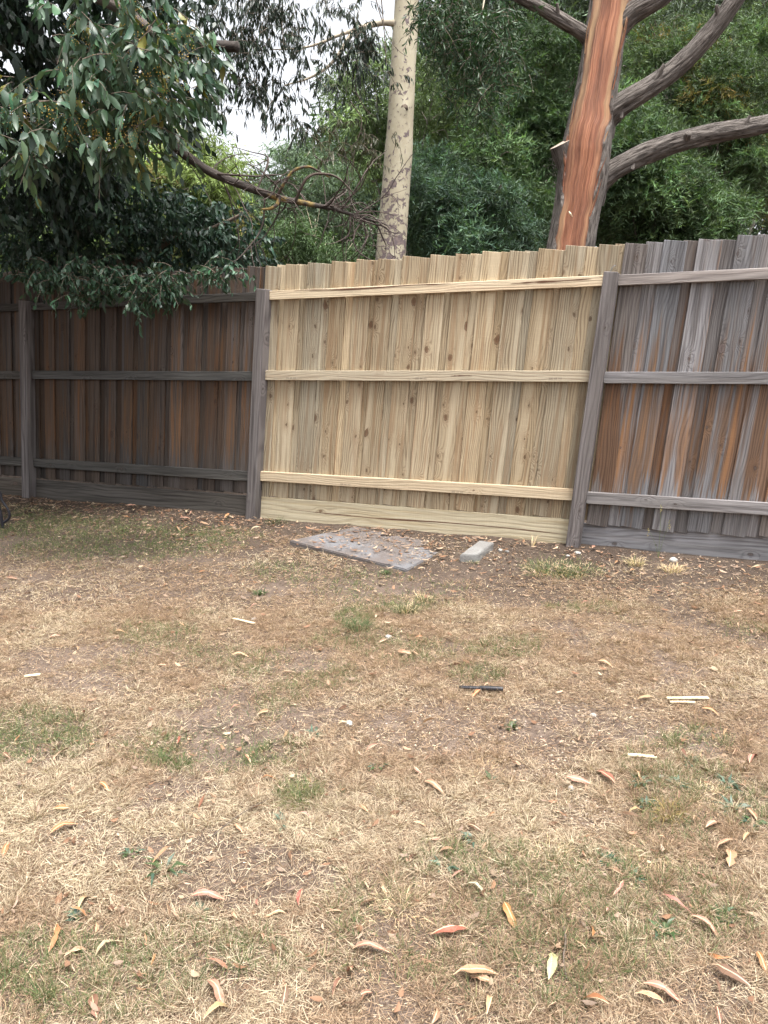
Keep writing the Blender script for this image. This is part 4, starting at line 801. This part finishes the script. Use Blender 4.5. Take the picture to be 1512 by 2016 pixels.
def blades(n_try, y0, y1, Lr, W, flat, seg2=True, margin=.5):
    y = np.sqrt(rng.uniform(y0 ** 2, y1 ** 2, n_try)); x = rng.uniform(-1, 1, n_try) * (y * .56 + margin)
    # pull two thirds of the roots into tufts
    q = rng.random(n_try) < .62; cell = .05 + .04 * rng.random(n_try); cx = np.round(x / .07) * .07; cy = np.round(y / .07) * .07
    jx = (TAB[(np.round(x / .07).astype(int)) & 255, (np.round(y / .07).astype(int)) & 255] - .5) * .07; jy = (TAB[(np.round(y / .07).astype(int) + 91) & 255, (np.round(x / .07).astype(int)) & 255] - .5) * .07
    ox, oy = rng.normal(0, .010, (2, n_try)); dens = TAB[(np.round(x / .07).astype(int) * 7) & 255, (np.round(y / .07).astype(int) * 3) & 255]
    q &= dens > .35; xt = np.where(q, cx + jx + ox, x); yt = np.where(q, cy + jy + oy, y); out = np.stack([ox, oy], 1)
    x, y = xt, yt; k = (fdist(x, y) > .05) & (rng.random(n_try) > bare(x, y)); x, y, q, out, dens = x[k], y[k], q[k], out[k], dens[k]; n = len(x)
    g = green(x, y); isg = rng.random(n) < g * 1.15
    az = rng.uniform(0, 2 * np.pi, n); dirh = np.stack([np.cos(az), np.sin(az)], 1); dirh = np.where(q[:, None], unit(out + dirh * .006), dirh)
    el = np.where(q, rng.normal(.62, .33, n), np.abs(rng.normal(.12, .22, n))); el = np.where(isg, rng.normal(.85, .35, n), el) * flat; el = np.clip(el, .02, 1.45)
    D = np.concatenate([dirh * np.cos(el)[:, None], np.sin(el)[:, None]], 1)
    L = rng.uniform(*Lr, n) * np.where(q, .75 + .6 * dens, 1.0) * np.where(isg, .85, 1.0); B = np.stack([x, y, H(x, y) + np.where(q, -.002, rng.uniform(.001, .012, n))], 1)
    S = unit(np.cross(D, unit(rng.normal(size=(n, 3)) * .5 + [0, 0, 1.0]))) * (W * np.exp(rng.normal(0, .25, n)))[:, None]
    P1 = B + D * (L * .5)[:, None]; bend = rng.normal(.0, .18, (n, 3)); bend[:, 2] = -np.abs(rng.normal(.25, .2, n)) * np.sin(el)
    P2 = P1 + unit(D + bend) * (L * .5)[:, None]; P2[:, 2] = np.maximum(P2[:, 2], H(P2[:, 0], P2[:, 1]) + .001)
    tone = fbm(x * 2.3 + 5, y * 2.3 + 55, 3)[:, None]; tt_ = TAB[(np.round(x / .07).astype(int) * 5 + 3) & 255, (np.round(y / .07).astype(int) * 5 + 8) & 255][:, None]
    straw = np.array([.51, .43, .315]); tan = np.array([.31, .215, .142]); brn = np.array([.17, .112, .075]); w = rng.random((n, 1))
    mixf = np.clip(w * .9 + (tone - .5) * 2.4 + (tt_ - .5) * .7 + np.clip((y[:, None] - 2.6) / 2.5, 0, .35), 0, 1); c = straw * (1 - mixf) + tan * mixf
    c = np.where(rng.random((n, 1)) < .34, brn, c)
    gc = np.where(rng.random((n, 1)) < .3, np.array([.19, .20, .09]), np.array([.085, .125, .05])); c = np.where(isg[:, None], gc, c)
    c = c * np.exp(rng.normal(0, .16, (n, 1)))
    if seg2:
        V = np.stack([B - S, B + S, P1 + S * .8, P1 - S * .8, P2], 1).reshape(-1, 3); k5 = np.arange(n)[:, None] * 5; return V, [k5 + [0, 1, 2, 3], k5 + [3, 2, 4]], np.repeat(c, 5, 0)
    V = np.stack([B - S, B + S, P2], 1).reshape(-1, 3); return V, [np.arange(n)[:, None] * 3 + [0, 1, 2]], np.repeat(c, 3, 0)
gb_ = Bag()
gb_.add(*blades(255000, 1.15, 2.6, (.018, .055), .00060, 1.0))
gb_.add(*blades(250000, 2.6, 4.2, (.02, .058), .00085, 1.0, False))
gb_.add(*blades(200000, 4.2, 8.6, (.022, .06), .0013, 1.0, False))
def thatch(n, y0, y1, Lr, W):
    """short flattened fibres matted over the soil"""
    y = np.sqrt(rng.uniform(y0 ** 2, y1 ** 2, n)); x = rng.uniform(-1, 1, n) * (y * .55 + .4); k = (fdist(x, y) > .12) & (rng.random(n) > .85 * bare(x, y)); x, y = x[k], y[k]; n = len(x)
    az = rng.uniform(0, 6.283, n); el = rng.normal(.05, .18, n); D = np.stack([np.cos(az) * np.cos(el), np.sin(az) * np.cos(el), np.sin(el)], 1); L = rng.uniform(*Lr, n)
    B = np.stack([x, y, H(x, y) + rng.uniform(.001, .007, n)], 1); S = unit(np.cross(D, unit(rng.normal(0, .3, (n, 3)) + [0, 0, 1.0]))) * (W * np.exp(rng.normal(0, .3, n)))[:, None]
    pal = np.array([[.50, .41, .29], [.33, .225, .15], [.20, .13, .085], [.10, .062, .042], [.27, .20, .15], [.40, .30, .20], [.14, .10, .06]]); c = 1.12 * pal[rng.choice(7, n, p=[.16, .17, .2, .2, .1, .1, .07])] * np.exp(rng.normal(0, .2, (n, 1)))
    V = np.stack([B - S, B + S, B + D * L[:, None]], 1).reshape(-1, 3); return V, [np.arange(n)[:, None] * 3 + [0, 1, 2]], np.repeat(c, 3, 0)
gb_.add(*thatch(180000, 1.15, 2.6, (.006, .028), .0008)); gb_.add(*thatch(170000, 2.6, 4.4, (.008, .032), .0012)); gb_.add(*thatch(110000, 4.4, 8.2, (.012, .04), .0019))
tag(link('lawn_grass', gb_.mesh('lawn_grass'), M['blade']), 'matted dry straw coloured lawn with faded green patches', 'grass', None, 'stuff')

# ------------------------------------------------------------------ leaf litter and crumbs
lb = Bag()
def litter(n, pick, Lr, wr, up=.25):
    B = pick(n); n = len(B); az = rng.uniform(0, 2 * np.pi, n); D = np.stack([np.cos(az), np.sin(az), rng.normal(0, up * .5, n)], 1); S = unit(np.cross(D, np.stack([rng.normal(0, up, n), rng.normal(0, up, n), np.ones(n)], 1)))
    L = Lr[0] * .6 + (Lr[1] - Lr[0] * .6) * rng.random(n) ** 2; pal = np.array([[.44, .29, .19], [.37, .21, .13], [.52, .38, .26], [.23, .125, .075], [.46, .33, .24], [.30, .17, .10], [.33, .24, .18]]); c = .60 * pal[rng.integers(len(pal), size=n)] * np.exp(rng.normal(0, .2, (n, 1)))
    B = B - D * L[:, None] * .5; leaf_mesh(lb, B, D, S, L, L * rng.uniform(*wr, n), c, False, .35, .12)
def band(u0, u1, s0, s1):
    def f(n):
        u = rng.uniform(u0, u1, n); s = s0 + (s1 - s0) * rng.random(n) ** 1.6; P = FU * u[:, None] + FN * (s - FD)[:, None]; P[:, 2] = H(P[:, 0], P[:, 1]) + rng.uniform(.003, .018, n); return P
    return f
litter(2600, band(-7.5, -3.3, .02, 1.0), (.02, .07), (.12, .2))
litter(1300, band(-3.6, 1.2, .02, .9), (.02, .07), (.12, .2))
def lawn(y0, y1):
    def f(n):
        y = np.sqrt(rng.uniform(y0 ** 2, y1 ** 2, n)); x = rng.uniform(-1, 1, n) * (y * .54 + .3); k = fdist(x, y) > .1; x, y = x[k], y[k]; return np.stack([x, y, H(x, y) + rng.uniform(.004, .03, len(x))], 1)
    return f
litter(1500, lawn(1.3, 2.8), (.008, .040), (.10, .28), .5); litter(2600, lawn(2.8, 6.5), (.012, .05), (.10, .24), .45)
def onslab(n):
    a = rng.random((n, 1)); b = rng.random((n, 1)); q = (c4[0] * (1 - a) + c4[1] * a) * (1 - b) + (c4[3] * (1 - a) + c4[2] * a) * b; q[:, 2] = H(q[:, 0], q[:, 1]) + .036 * (1 - b[:, 0]) + .014; return q
litter(110, onslab, (.015, .08), (.12, .2)); litter(260, lambda n: onslab(n) + rng.normal(0, .16, (n, 3)) * [1, 1, .02], (.015, .07), (.12, .2))
tag(link('leaf_litter', lb.mesh('leaf_litter'), M['litter']), 'crumbled leaf litter strewn over the lawn and along the fence', 'leaf litter', None, 'stuff')
cb = Bag(); ell = [(1130, 1430, 190, 50), (860, 1440, 130, 50), (1060, 1510, 100, 35), (1300, 1110, 200, 25), (900, 1100, 160, 30), (160, 1660, 90, 40), (1160, 1600, 70, 30)]
for (cx, cy, rx, ry) in ell:
    for _ in range(150):
        a = rng.uniform(0, 6.28); q = math.sqrt(rng.random()); p = gnd(cx + rx * q * math.cos(a), cy + ry * q * math.sin(a), .001); s = rng.uniform(.002, .008) * np.array([1, rng.uniform(.6, 1.2), rng.uniform(.4, .8)])
        cb.add(p + (oc * (1 + rng.normal(0, .2, oc.shape))) * s, of, np.array([.40, .325, .26]) * rng.uniform(.5, 1.35))
tag(link('soil_crumbs', cb.mesh('soil_crumbs'), M['stonebits']), 'pale crumbs and grit scattered on the bare soil patches', 'grit', None, 'stuff')

# ------------------------------------------------------------------ fallen leaves, one by one
def fleaf(name, seed, aspect, bend, twist):
    """lanceolate leaf, unit length along Y, with a fold and a curl of its own"""
    r = np.random.default_rng(seed); k = 7; t = np.linspace(0, 1, k); w = aspect * np.sin(np.pi * t ** .85) ** .85 * (1 + .2 * r.normal(size=k)); w[0] = w[-1] = .004
    x0 = bend * np.sin(t * np.pi) ; z0 = .15 * np.sin(t * np.pi * r.uniform(.7, 2.0)) + r.normal(0, .02, k); tw_ = twist * (t - .5); V = []
    for j in range(k):
        for s in (-1, 0, 1): V.append((x0[j] + s * w[j] * math.cos(tw_[j]), t[j] - .5, z0[j] + s * w[j] * math.sin(tw_[j]) + abs(s) * w[j] * .35))
    q = np.array([[3 * j + s, 3 * j + s + 1, 3 * j + s + 4, 3 * j + s + 3] for j in range(k - 1) for s in (0, 1)])
    return np.array(V), q
VAR = [fleaf('l', s, a, b, t) for s, a, b, t in [(1, .115, .03, .2), (2, .085, .10, .5), (3, .14, .04, -.3), (4, .065, .14, .8), (5, .10, -.09, -.6), (6, .16, .02, .3), (7, .075, -.05, .2), (8, .12, .08, -.9)]]
LM = {}
def leaf_obj(p, length, az, tilt, var, col, label, group=None):
    key = (var, round(length * 200))
    if key not in LM:
        V, q = VAR[var]; me = npmesh('fallen_leaf', V * length, q, smooth=True); me.materials.append(M['dead']); LM[key] = me
    o = bpy.data.objects.new('fallen_leaf', LM[key]); COL.objects.link(o); o.location = p; o.rotation_euler = (tilt[0], tilt[1], az); o.color = (*col, 1); tag(o, label, 'leaf', group); return o
PINK, TAN, ORG, PALE, BRN, RED = (.32, .165, .12), (.32, .20, .118), (.31, .145, .06), (.36, .305, .205), (.135, .072, .044), (.24, .092, .06)
NAMED = [  # px, py, length, direction in the picture (degrees, 0 = to the right), variant, colour, label
    (412, 1774, .092, 4, 0, PINK, 'pale pink leaf lying flat and level in the left foreground'),
    (594, 1778, .06, 75, 4, RED, 'small reddish leaf curling upright near the pale pink level leaf'),
    (945, 1766, .10, -22, 6, PALE, 'pale cream folded leaf with a drooping narrow end in the centre foreground'),
    (1006, 1814, .085, -65, 0, ORG, 'plain tan orange leaf just below the pale cream folded leaf'),
    (730, 1878, .088, -6, 0, PINK, 'pink leaf lying nearly level in the bottom centre'),
    (426, 1968, .095, -58, 0, PINK, 'pink brown leaf touching a tan leaf at the bottom edge'),
    (443, 1998, .10, 33, 6, TAN, 'tan leaf crossing the pink brown leaf at the bottom edge'),
    (936, 1930, .105, 3, 2, PINK, 'broad pink leaf bent over a small tan one near the bottom'),
    (948, 1940, .055, -20, 5, TAN, 'small tan leaf under the broad pink leaf near the bottom'),
    (968, 1978, .09, 72, 6, TAN, 'long tan leaf standing on edge below the broad pink leaf'),
    (1084, 1908, .098, 82, 0, PALE, 'cream oval leaf beside the dark crooked twig'),
    (1435, 1700, .088, 86, 5, TAN, 'broad tan leaf with a clear midrib hanging below a pink one at the right'),
    (1428, 1672, .075, 25, 2, PINK, 'broad pink leaf on top of the tan midrib leaf at the right'),
    (1438, 1930, .085, -28, 2, BRN, 'brown oval leaf on bare soil in the lower right corner'),
    (1306, 1964, .085, -20, 0, PINK, 'pink narrow leaf left of the brown oval leaf in the lower right'),
    (1137, 1545, .085, -12, 2, PINK, 'plump pink oval leaf right of centre'),
    (1192, 1538, .088, -42, 5, RED, 'reddish pink torn leaf next to the plump pink oval leaf'),
    (1262, 1607, .085, 4, 6, TAN, 'pale tan leaf arching over a brown curl right of centre'),
    (1245, 1612, .07, -20, 3, BRN, 'curled brown leaf looping out below the pale tan arching leaf'),
    (1482, 1500, .085, 60, 0, PINK, 'pale pink leaf standing up at the right edge'),
    (1405, 1632, .075, 28, 0, PINK, 'dull pink leaf above the broad tan midrib leaf at the right'),
    (1475, 1655, .065, 35, 0, TAN, 'tan leaf tip at the right edge near the dull pink leaf'),
    (128, 1637, .085, 24, 0, ORG, 'salmon orange leaf with a thin stalk at the left'),
    (122, 1493, .075, 35, 5, TAN, 'tan tent shaped leaf in the grass at the far left'),
    (104, 1858, .085, 75, 1, ORG, 'orange tan twisted leaf in the lower left'),
    (172, 1778, .085, 55, 6, TAN, 'thin yellow tan leaf above the orange twisted leaf in the lower left'),
    (225, 1868, .10, 32, 6, PALE, 'pale straw leaf lying aslant in the lower left'),
    (325, 1690, .10, 40, 3, TAN, 'long narrow tan leaf above the green strap weed at the left'),
    (208, 1558, .065, -25, 0, ORG, 'peach leaf left of the long grey twig'),
    (12, 1680, .07, 68, 0, ORG, 'orange leaf cut off by the left edge'),
    (535, 1541, .09, 5, 6, ORG, 'golden orange narrow leaf left of centre'),
    (855, 1556, .085, -25, 0, PINK, 'pink narrow leaf in the middle of the lawn'),
    (1335, 1790, .085, -30, 3, PINK, 'slender pink leaf curving down at the right'),
    (1392, 1838, .09, -25, 0, PINK, 'pink leaf pointing to the lower right below the slender curved one'),
    (885, 1841, .095, 12, 7, RED, 'reddish curled leaf on bare soil in the centre foreground'),
    (680, 1430, .06, 12, 6, PALE, 'pale leaf lying against the small white stone'),
    (475, 1296, .085, 2, 0, TAN, 'tan flat leaf on the lawn below the pale bark sliver'),
    (1270, 1384, .075, 12, 4, TAN, 'buff curved leaf left of the two pale slivers'),
    (1192, 1312, .07, -15, 0, TAN, 'buff leaf on the dry lawn above the buff curved leaf'),
    (965, 1355, .065, 14, 6, TAN, 'buff leaf resting against the black stake from behind'),
    (938, 1372, .06, 28, 5, ORG, 'orange tan leaf propped on the near side of the black stake'),
    (1400, 1408, .07, -10, 0, ORG, 'orange leaf below the right end of the pale slivers'),
    (240, 1250, .085, -12, 3, TAN, 'long curved leaf in dry grass below the shaded fence'),
    (350, 1465, .06, 80, 1, RED, 'rusty brown upright leaf among green blades on the left'),
    (488, 1500, .055, -50, 7, TAN, 'small twisted tan leaf right of the rusty upright leaf'),
    (470, 1640, .05, -45, 5, PINK, 'small pinkish pointed leaf near the middle left'),
    (605, 1616, .06, -8, 6, PINK, 'narrow pink leaf beside the blue green weed in the middle'),
    (1500, 1905, .06, -65, 0, ORG, 'golden leaf cut by the right edge near the bottom'),
]
for k, (px, py, ln, ang, var, col, lab) in enumerate(NAMED):
    p = gnd(px, py, .014); e = gnd(px + 12 * math.cos(R(ang)), py - 12 * math.sin(R(ang))); v = e - p
    j = np.exp(rng.normal(0, .06, 3)); leaf_obj(p, ln * 1.08, math.atan2(v[1], v[0]) - math.pi / 2, (rng.normal(0, .12), rng.normal(0, .22)), var, tuple(np.array(col) * j), lab)
MARKS = [(948, 1363, 'black stake'), (1352, 1384, 'two pale wood slivers'), (687, 1428, 'small white stone'), (765, 1256, 'small pale stone below the slab'), (1325, 1106, 'chunky white stone'), (1137, 1090, 'leaning right post'), (690, 1085, 'sunken slab'), (938, 1092, 'concrete block'), (1113, 1880, 'crooked twig'), (480, 1227, 'pale bark sliver'), (470, 1612, 'long grey twig'), (706, 1230, 'bright green tuft'), (800, 1195, 'dull green tuft'), (1110, 1115, 'lush green patch'), (1130, 1430, 'gritty bare patch'), (325, 1712, 'strap leaved weed'), (562, 1618, 'blue green weed in mid left'), (1083, 1675, 'bleached straw tuft'), (1385, 1560, 'straw tuft among weeds'), (595, 1570, 'dull olive tuft'), (955, 1515, 'straw tuft in mid lawn'), (790, 1785, 'straw tuft in the centre foreground'), (412, 1774, 'pale pink level leaf'), (945, 1766, 'cream folded leaf'), (1084, 1908, 'cream oval leaf'), (1435, 1700, 'broad tan midrib leaf'), (1438, 1930, 'brown oval leaf'), (1137, 1545, 'plump pink oval leaf'), (1262, 1607, 'pale tan arching leaf'), (128, 1637, 'salmon orange leaf'), (122, 1493, 'tan tent shaped leaf'), (104, 1858, 'orange twisted leaf'), (225, 1868, 'pale straw leaf'), (535, 1541, 'golden orange narrow leaf'), (730, 1878, 'pink leaf at bottom centre'), (936, 1930, 'broad bent pink leaf'), (885, 1841, 'reddish curled leaf'), (475, 1296, 'tan flat leaf'), (1192, 1312, 'buff leaf in mid lawn'), (240, 1250, 'long curved leaf under the shaded fence'), (1482, 1500, 'pale pink leaf at the right edge'), (1306, 1964, 'pink narrow leaf at lower right'), (500, 1015, 'middle grey post'), (60, 972, 'far left post'), (8, 1035, 'black chair leg'), (820, 1060, 'new plinth board'), (280, 990, 'shaded plinth board'), (1300, 1085, 'grey plinth board'), (1250, 1105, 'dry tuft at the grey plinth'), (64, 1335, 'wood chip at the left'), (430, 1436, 'dark bent twig')]
LAB = set()
def near_label(px, py, what):
    for a, b, nm in sorted(MARKS, key=lambda q: (q[0] - px) ** 2 + ((q[1] - py) * 1.3) ** 2)[:10]:
        dx, dy = px - a, (py - b) * 1.2; dd = math.hypot(dx, dy)
        far = 'just' if dd < 60 else ('a little' if dd < 130 else 'well')
        way = ('left of' if dx < 0 else 'right of') if abs(dx) > abs(dy) else ('above' if dy < 0 else 'below')
        t = '%s %s %s the %s' % (what, far, way, nm)
        if t not in LAB and len(t.split()) <= 16: LAB.add(t); return t
    return what + ' among the scattered litter'
SCAT = [('small dry tan leaf', TAN), ('small dry pinkish leaf', PINK), ('small dark brown leaf', BRN), ('small orange brown leaf', ORG)]
used = [(a[0], a[1]) for a in NAMED]
cnt = 0
while cnt < 190:
    py = 1120 + 890 * rng.random() ** 1.25; px = rng.uniform(5, 1507)
    if min((px - a) ** 2 + ((py - b) * 1.5) ** 2 for a, b in used) < (34 if py > 1400 else 16) ** 2: continue
    p = gnd(px, py, rng.uniform(.006, .018))
    if fdist(p[0], p[1]) < .5: continue
    used.append((px, py)); what, col = SCAT[rng.choice(4, p=[.42, .24, .24, .10])]
    leaf_obj(p, .025 + .05 * rng.random() ** 1.5, rng.uniform(0, 6.28), (rng.normal(0, .3), rng.normal(0, .4)), int(rng.integers(8)), tuple(np.array(col) * np.exp(rng.normal(0, .16)) * np.exp(rng.normal(0, .05, 3))), near_label(px, py, what), 'fallen leaves scattered on the lawn'); cnt += 1
cnt = 0
while cnt < 60:     # larger dry leaves drifted along the foot of the fence
    u = rng.uniform(-6.0, .3); sw = .08 + .55 * rng.random() ** 1.5; P = FU * u + FN * (sw - FD); p = np.array([P[0], P[1], float(H(P[0], P[1])) + rng.uniform(.012, .03)])
    px, py, _ = project(p)
    if not 5 < px < 1507: continue
    k = rng.integers(4); leaf_obj(p, rng.uniform(.05, .10), rng.uniform(0, 6.28), (rng.normal(0, .2), rng.normal(0, .3)), int(rng.integers(8)), tuple(np.array([TAN, PINK, PALE, ORG][k]) * np.exp(rng.normal(0, .15))), near_label(px, py, ['dry tan leaf', 'dry pinkish leaf', 'dry cream leaf', 'dry orange brown leaf'][k]), 'dry leaves along the foot of the fence'); cnt += 1

# ------------------------------------------------------------------ weeds and tufts
def tuft(name, px, py, n, L, W, rad, cols, label, cat, up=(.5, 1.3), flat=False, group=None):
    p = gnd(px, py); az = rng.uniform(0, 6.283, n); el = rng.uniform(*up, n); D = np.stack([np.cos(az) * np.cos(el), np.sin(az) * np.cos(el), np.sin(el)], 1)
    B = np.zeros((n, 3)); r_ = rad * np.sqrt(rng.random(n)); B[:, 0] = r_ * np.cos(az + rng.normal(0, .5, n)); B[:, 1] = r_ * np.sin(az + rng.normal(0, .5, n)); B[:, 2] = -.003
    LL = L * rng.uniform(.5, 1.15, n); bag = Bag(); c = np.array(cols)[rng.integers(len(cols), size=n)] * np.exp(rng.normal(0, .15, (n, 1))); S = unit(np.cross(D, [0, 0, 1.0]) + rng.normal(0, .2, (n, 3)))
    P1 = B + D * (LL * .5)[:, None]; P2 = P1 + unit(D + np.array([0, 0, -.7]) + rng.normal(0, .15, (n, 3))) * (LL * .5)[:, None]; P2[:, 2] = np.maximum(P2[:, 2], .004); w = (W * rng.uniform(.7, 1.2, n))[:, None]
    V = np.stack([B - S * w * .5, B + S * w * .5, P1 + S * w, P1 - S * w, P2], 1).reshape(-1, 3); k5 = np.arange(n)[:, None] * 5; bag.add(V, [k5 + [0, 1, 2, 3], k5 + [3, 2, 4]], np.repeat(c, 5, 0))
    o = link(name, bag.mesh(name), M['blade'] if not flat else M['leaf']); o.location = p; tag(o, label, cat, group); return o
GRN = [(.05, .088, .034), (.075, .108, .046), (.15, .155, .085)]; STR = [(.62, .50, .32), (.56, .42, .26)]; BLU = [(.075, .12, .085), (.06, .10, .07), (.10, .14, .10)]
tuft('grass_tuft', 706, 1238, 260, .075, .0011, .05, GRN, 'bright green grass tuft in the dry lawn below the slab', 'grass tuft')
tuft('grass_tuft', 800, 1205, 240, .085, .0011, .06, GRN + STR[:1], 'dull green grass tuft to the right of the bright green one', 'grass tuft')
tuft('grass_tuft', 838, 1185, 140, .07, .0011, .05, GRN + STR, 'half dry grass tuft just behind the dull green tuft', 'grass tuft')
tuft('grass_tuft', 512, 1170, 60, .05, .003, .03, GRN[:2], 'low leafy green clump left below the slab', 'grass tuft')
tuft('grass_tuft', 1085, 1124, 520, .075, .0012, .19, GRN + STR[1:], 'lush green grass patch by the leaning right post', 'grass tuft')
tuft('grass_tuft', 1140, 1126, 260, .06, .0012, .15, GRN + STR[:1], 'green grass tuft joining the lush patch on its right', 'grass tuft')
tuft('grass_tuft', 1048, 1076, 14, .17, .0014, .02, STR, 'sparse straw stalks against the new plinth board', 'grass tuft', (.6, 1.3))
tuft('grass_tuft', 1250, 1112, 150, .09, .0012, .05, STR + GRN[2:], 'dry grass tuft at the foot of the grey plinth board', 'grass tuft')
tuft('grass_tuft', 1325, 1125, 130, .09, .0012, .06, STR, 'straw tuft in front of the chunky white stone', 'grass tuft')
tuft('grass_tuft', 760, 1130, 60, .05, .0015, .02, GRN[:2], 'small green tuft at the near corner of the slab', 'grass tuft')
tuft('grass_tuft', 930, 1108, 50, .05, .0013, .03, GRN + STR[:1], 'small green tuft against the concrete block', 'grass tuft')
tuft('grass_tuft', 545, 1030, 150, .08, .0012, .10, [(.06, .085, .035), (.10, .11, .05)], 'dark green tuft at the foot of the post by the slab', 'grass tuft')
tuft('grass_tuft', 955, 1520, 112, .058, .0007, .065, STR, 'pale straw tuft on the bare patch in mid lawn', 'grass tuft', (.3, 1.1))
tuft('grass_tuft', 1083, 1680, 133, .058, .0007, .065, STR, 'bleached straw tuft spreading like a star in the right foreground', 'grass tuft', (.25, 1.1))
tuft('grass_tuft', 1385, 1565, 140, .058, .0007, .065, STR, 'pale straw tuft among the weeds on the right', 'grass tuft', (.3, 1.0))
tuft('grass_tuft', 1290, 1685, 133, .058, .0007, .065, STR, 'straw tuft below the pale tan arching leaf', 'grass tuft', (.3, 1.1))
tuft('grass_tuft', 1315, 1605, 140, .06, .0009, .035, [(.30, .22, .09), (.24, .19, .08)], 'olive brown tuft right of the pale tan arching leaf', 'grass tuft')
tuft('grass_tuft', 595, 1575, 240, .07, .0010, .06, [(.11, .125, .05), (.19, .17, .08)], 'dull olive tuft in the middle left of the lawn', 'grass tuft')
tuft('grass_tuft', 790, 1790, 112, .058, .0007, .065, STR, 'pale straw tuft above the bare soil in the centre foreground', 'grass tuft', (.3, 1.1))
# tall seeding grass by the grey fence
tg_ = empty('tall_grass', gnd(1296, 1098), 'tall thin green grass stems seeding against the grey fence', 'grass'); 
for dx, h, r in ((0, .36, .0016), (.05, .25, .0012), (-.06, .2, .0012)):
    b0 = gnd(1296, 1098); V, F, st = tube([b0, b0 + [dx * .5, 0, h * .5], b0 + [dx * 1.3, .01, h]], [r, r * .5], 14, 5); link('stem', npmesh('stem', V, F, np.tile((.12, .16, .06), (len(V), 1)), st), M['blade'], tg_)
    bag = Bag(); tpp = b0 + np.array([dx * 1.3, .01, h]); leaf_mesh(bag, tpp - [0, 0, .06] * rng.random((16, 1)), unit(rng.normal(size=(16, 3)) + [0, 0, 1]), rdir(16), np.full(16, .014), np.full(16, .002), np.tile((.36, .30, .16), (16, 1)), True); link('seed_head', bag.mesh('seed_head'), M['blade'], tg_)
WEEDS = [(1006, 1432, 9, .045, 'green weed rosette on the pale gritty patch'), (1261, 1542, 16, .055, 'upright green weed beside the reddish pink torn leaf'), (1338, 1547, 11, .05, 'blue green weed rosette left of the pale straw tuft on the right'), (1433, 1547, 12, .055, 'blue green weed rosette right of the pale straw tuft'), (1445, 1592, 12, .06, 'sprawling blue green weed near the right edge'), (1483, 1625, 20, .05, 'low leafy weed cut by the right edge'), (1196, 1697, 18, .04, 'small leafy green weed in the right foreground'), (1246, 1727, 16, .04, 'second small leafy weed to the right of the small leafy green one'), (936, 1654, 8, .05, 'sparse blue green weed in the centre foreground'), (876, 1708, 10, .055, 'grey green weed left of the sparse blue green one'), (971, 1538, 12, .045, 'green weed at the foot of the pale straw tuft in mid lawn'), (1304, 1834, 20, .055, 'dark green fern like weed in the lower right'), (1424, 1808, 24, .045, 'creeping green weed right of the dark fern like weed'), (325, 1716, 9, .085, 'green strap leaved weed in the left foreground'), (562, 1622, 12, .05, 'blue green weed in the middle left of the lawn'), (620, 1447, 10, .05, 'blue green weed left of the small white stone'), (258, 1682, 8, .04, 'small green weed left of the strap leaved weed'), (390, 1797, 10, .04, 'dark little weed just below the pale pink level leaf'), (1275, 1588, 16, .045, 'bushy green weed above the olive brown tuft'), (1355, 1500, 10, .05, 'blue green weed above the straw tuft on the right'), (745, 1512, 10, .045, 'dark green weed in mid lawn'), (160, 1805, 8, .05, 'green weed with narrow leaves in the lower left')]
for k, (px, py, n_, L_, lab) in enumerate(WEEDS): tuft('weed', px, py, n_ * 2, L_, .0055 if L_ < .08 else .006, .012, BLU if 'blue' in lab or 'grey' in lab else GRN[:2] + BLU[1:2], lab, 'weed', (.15, 1.0), True)
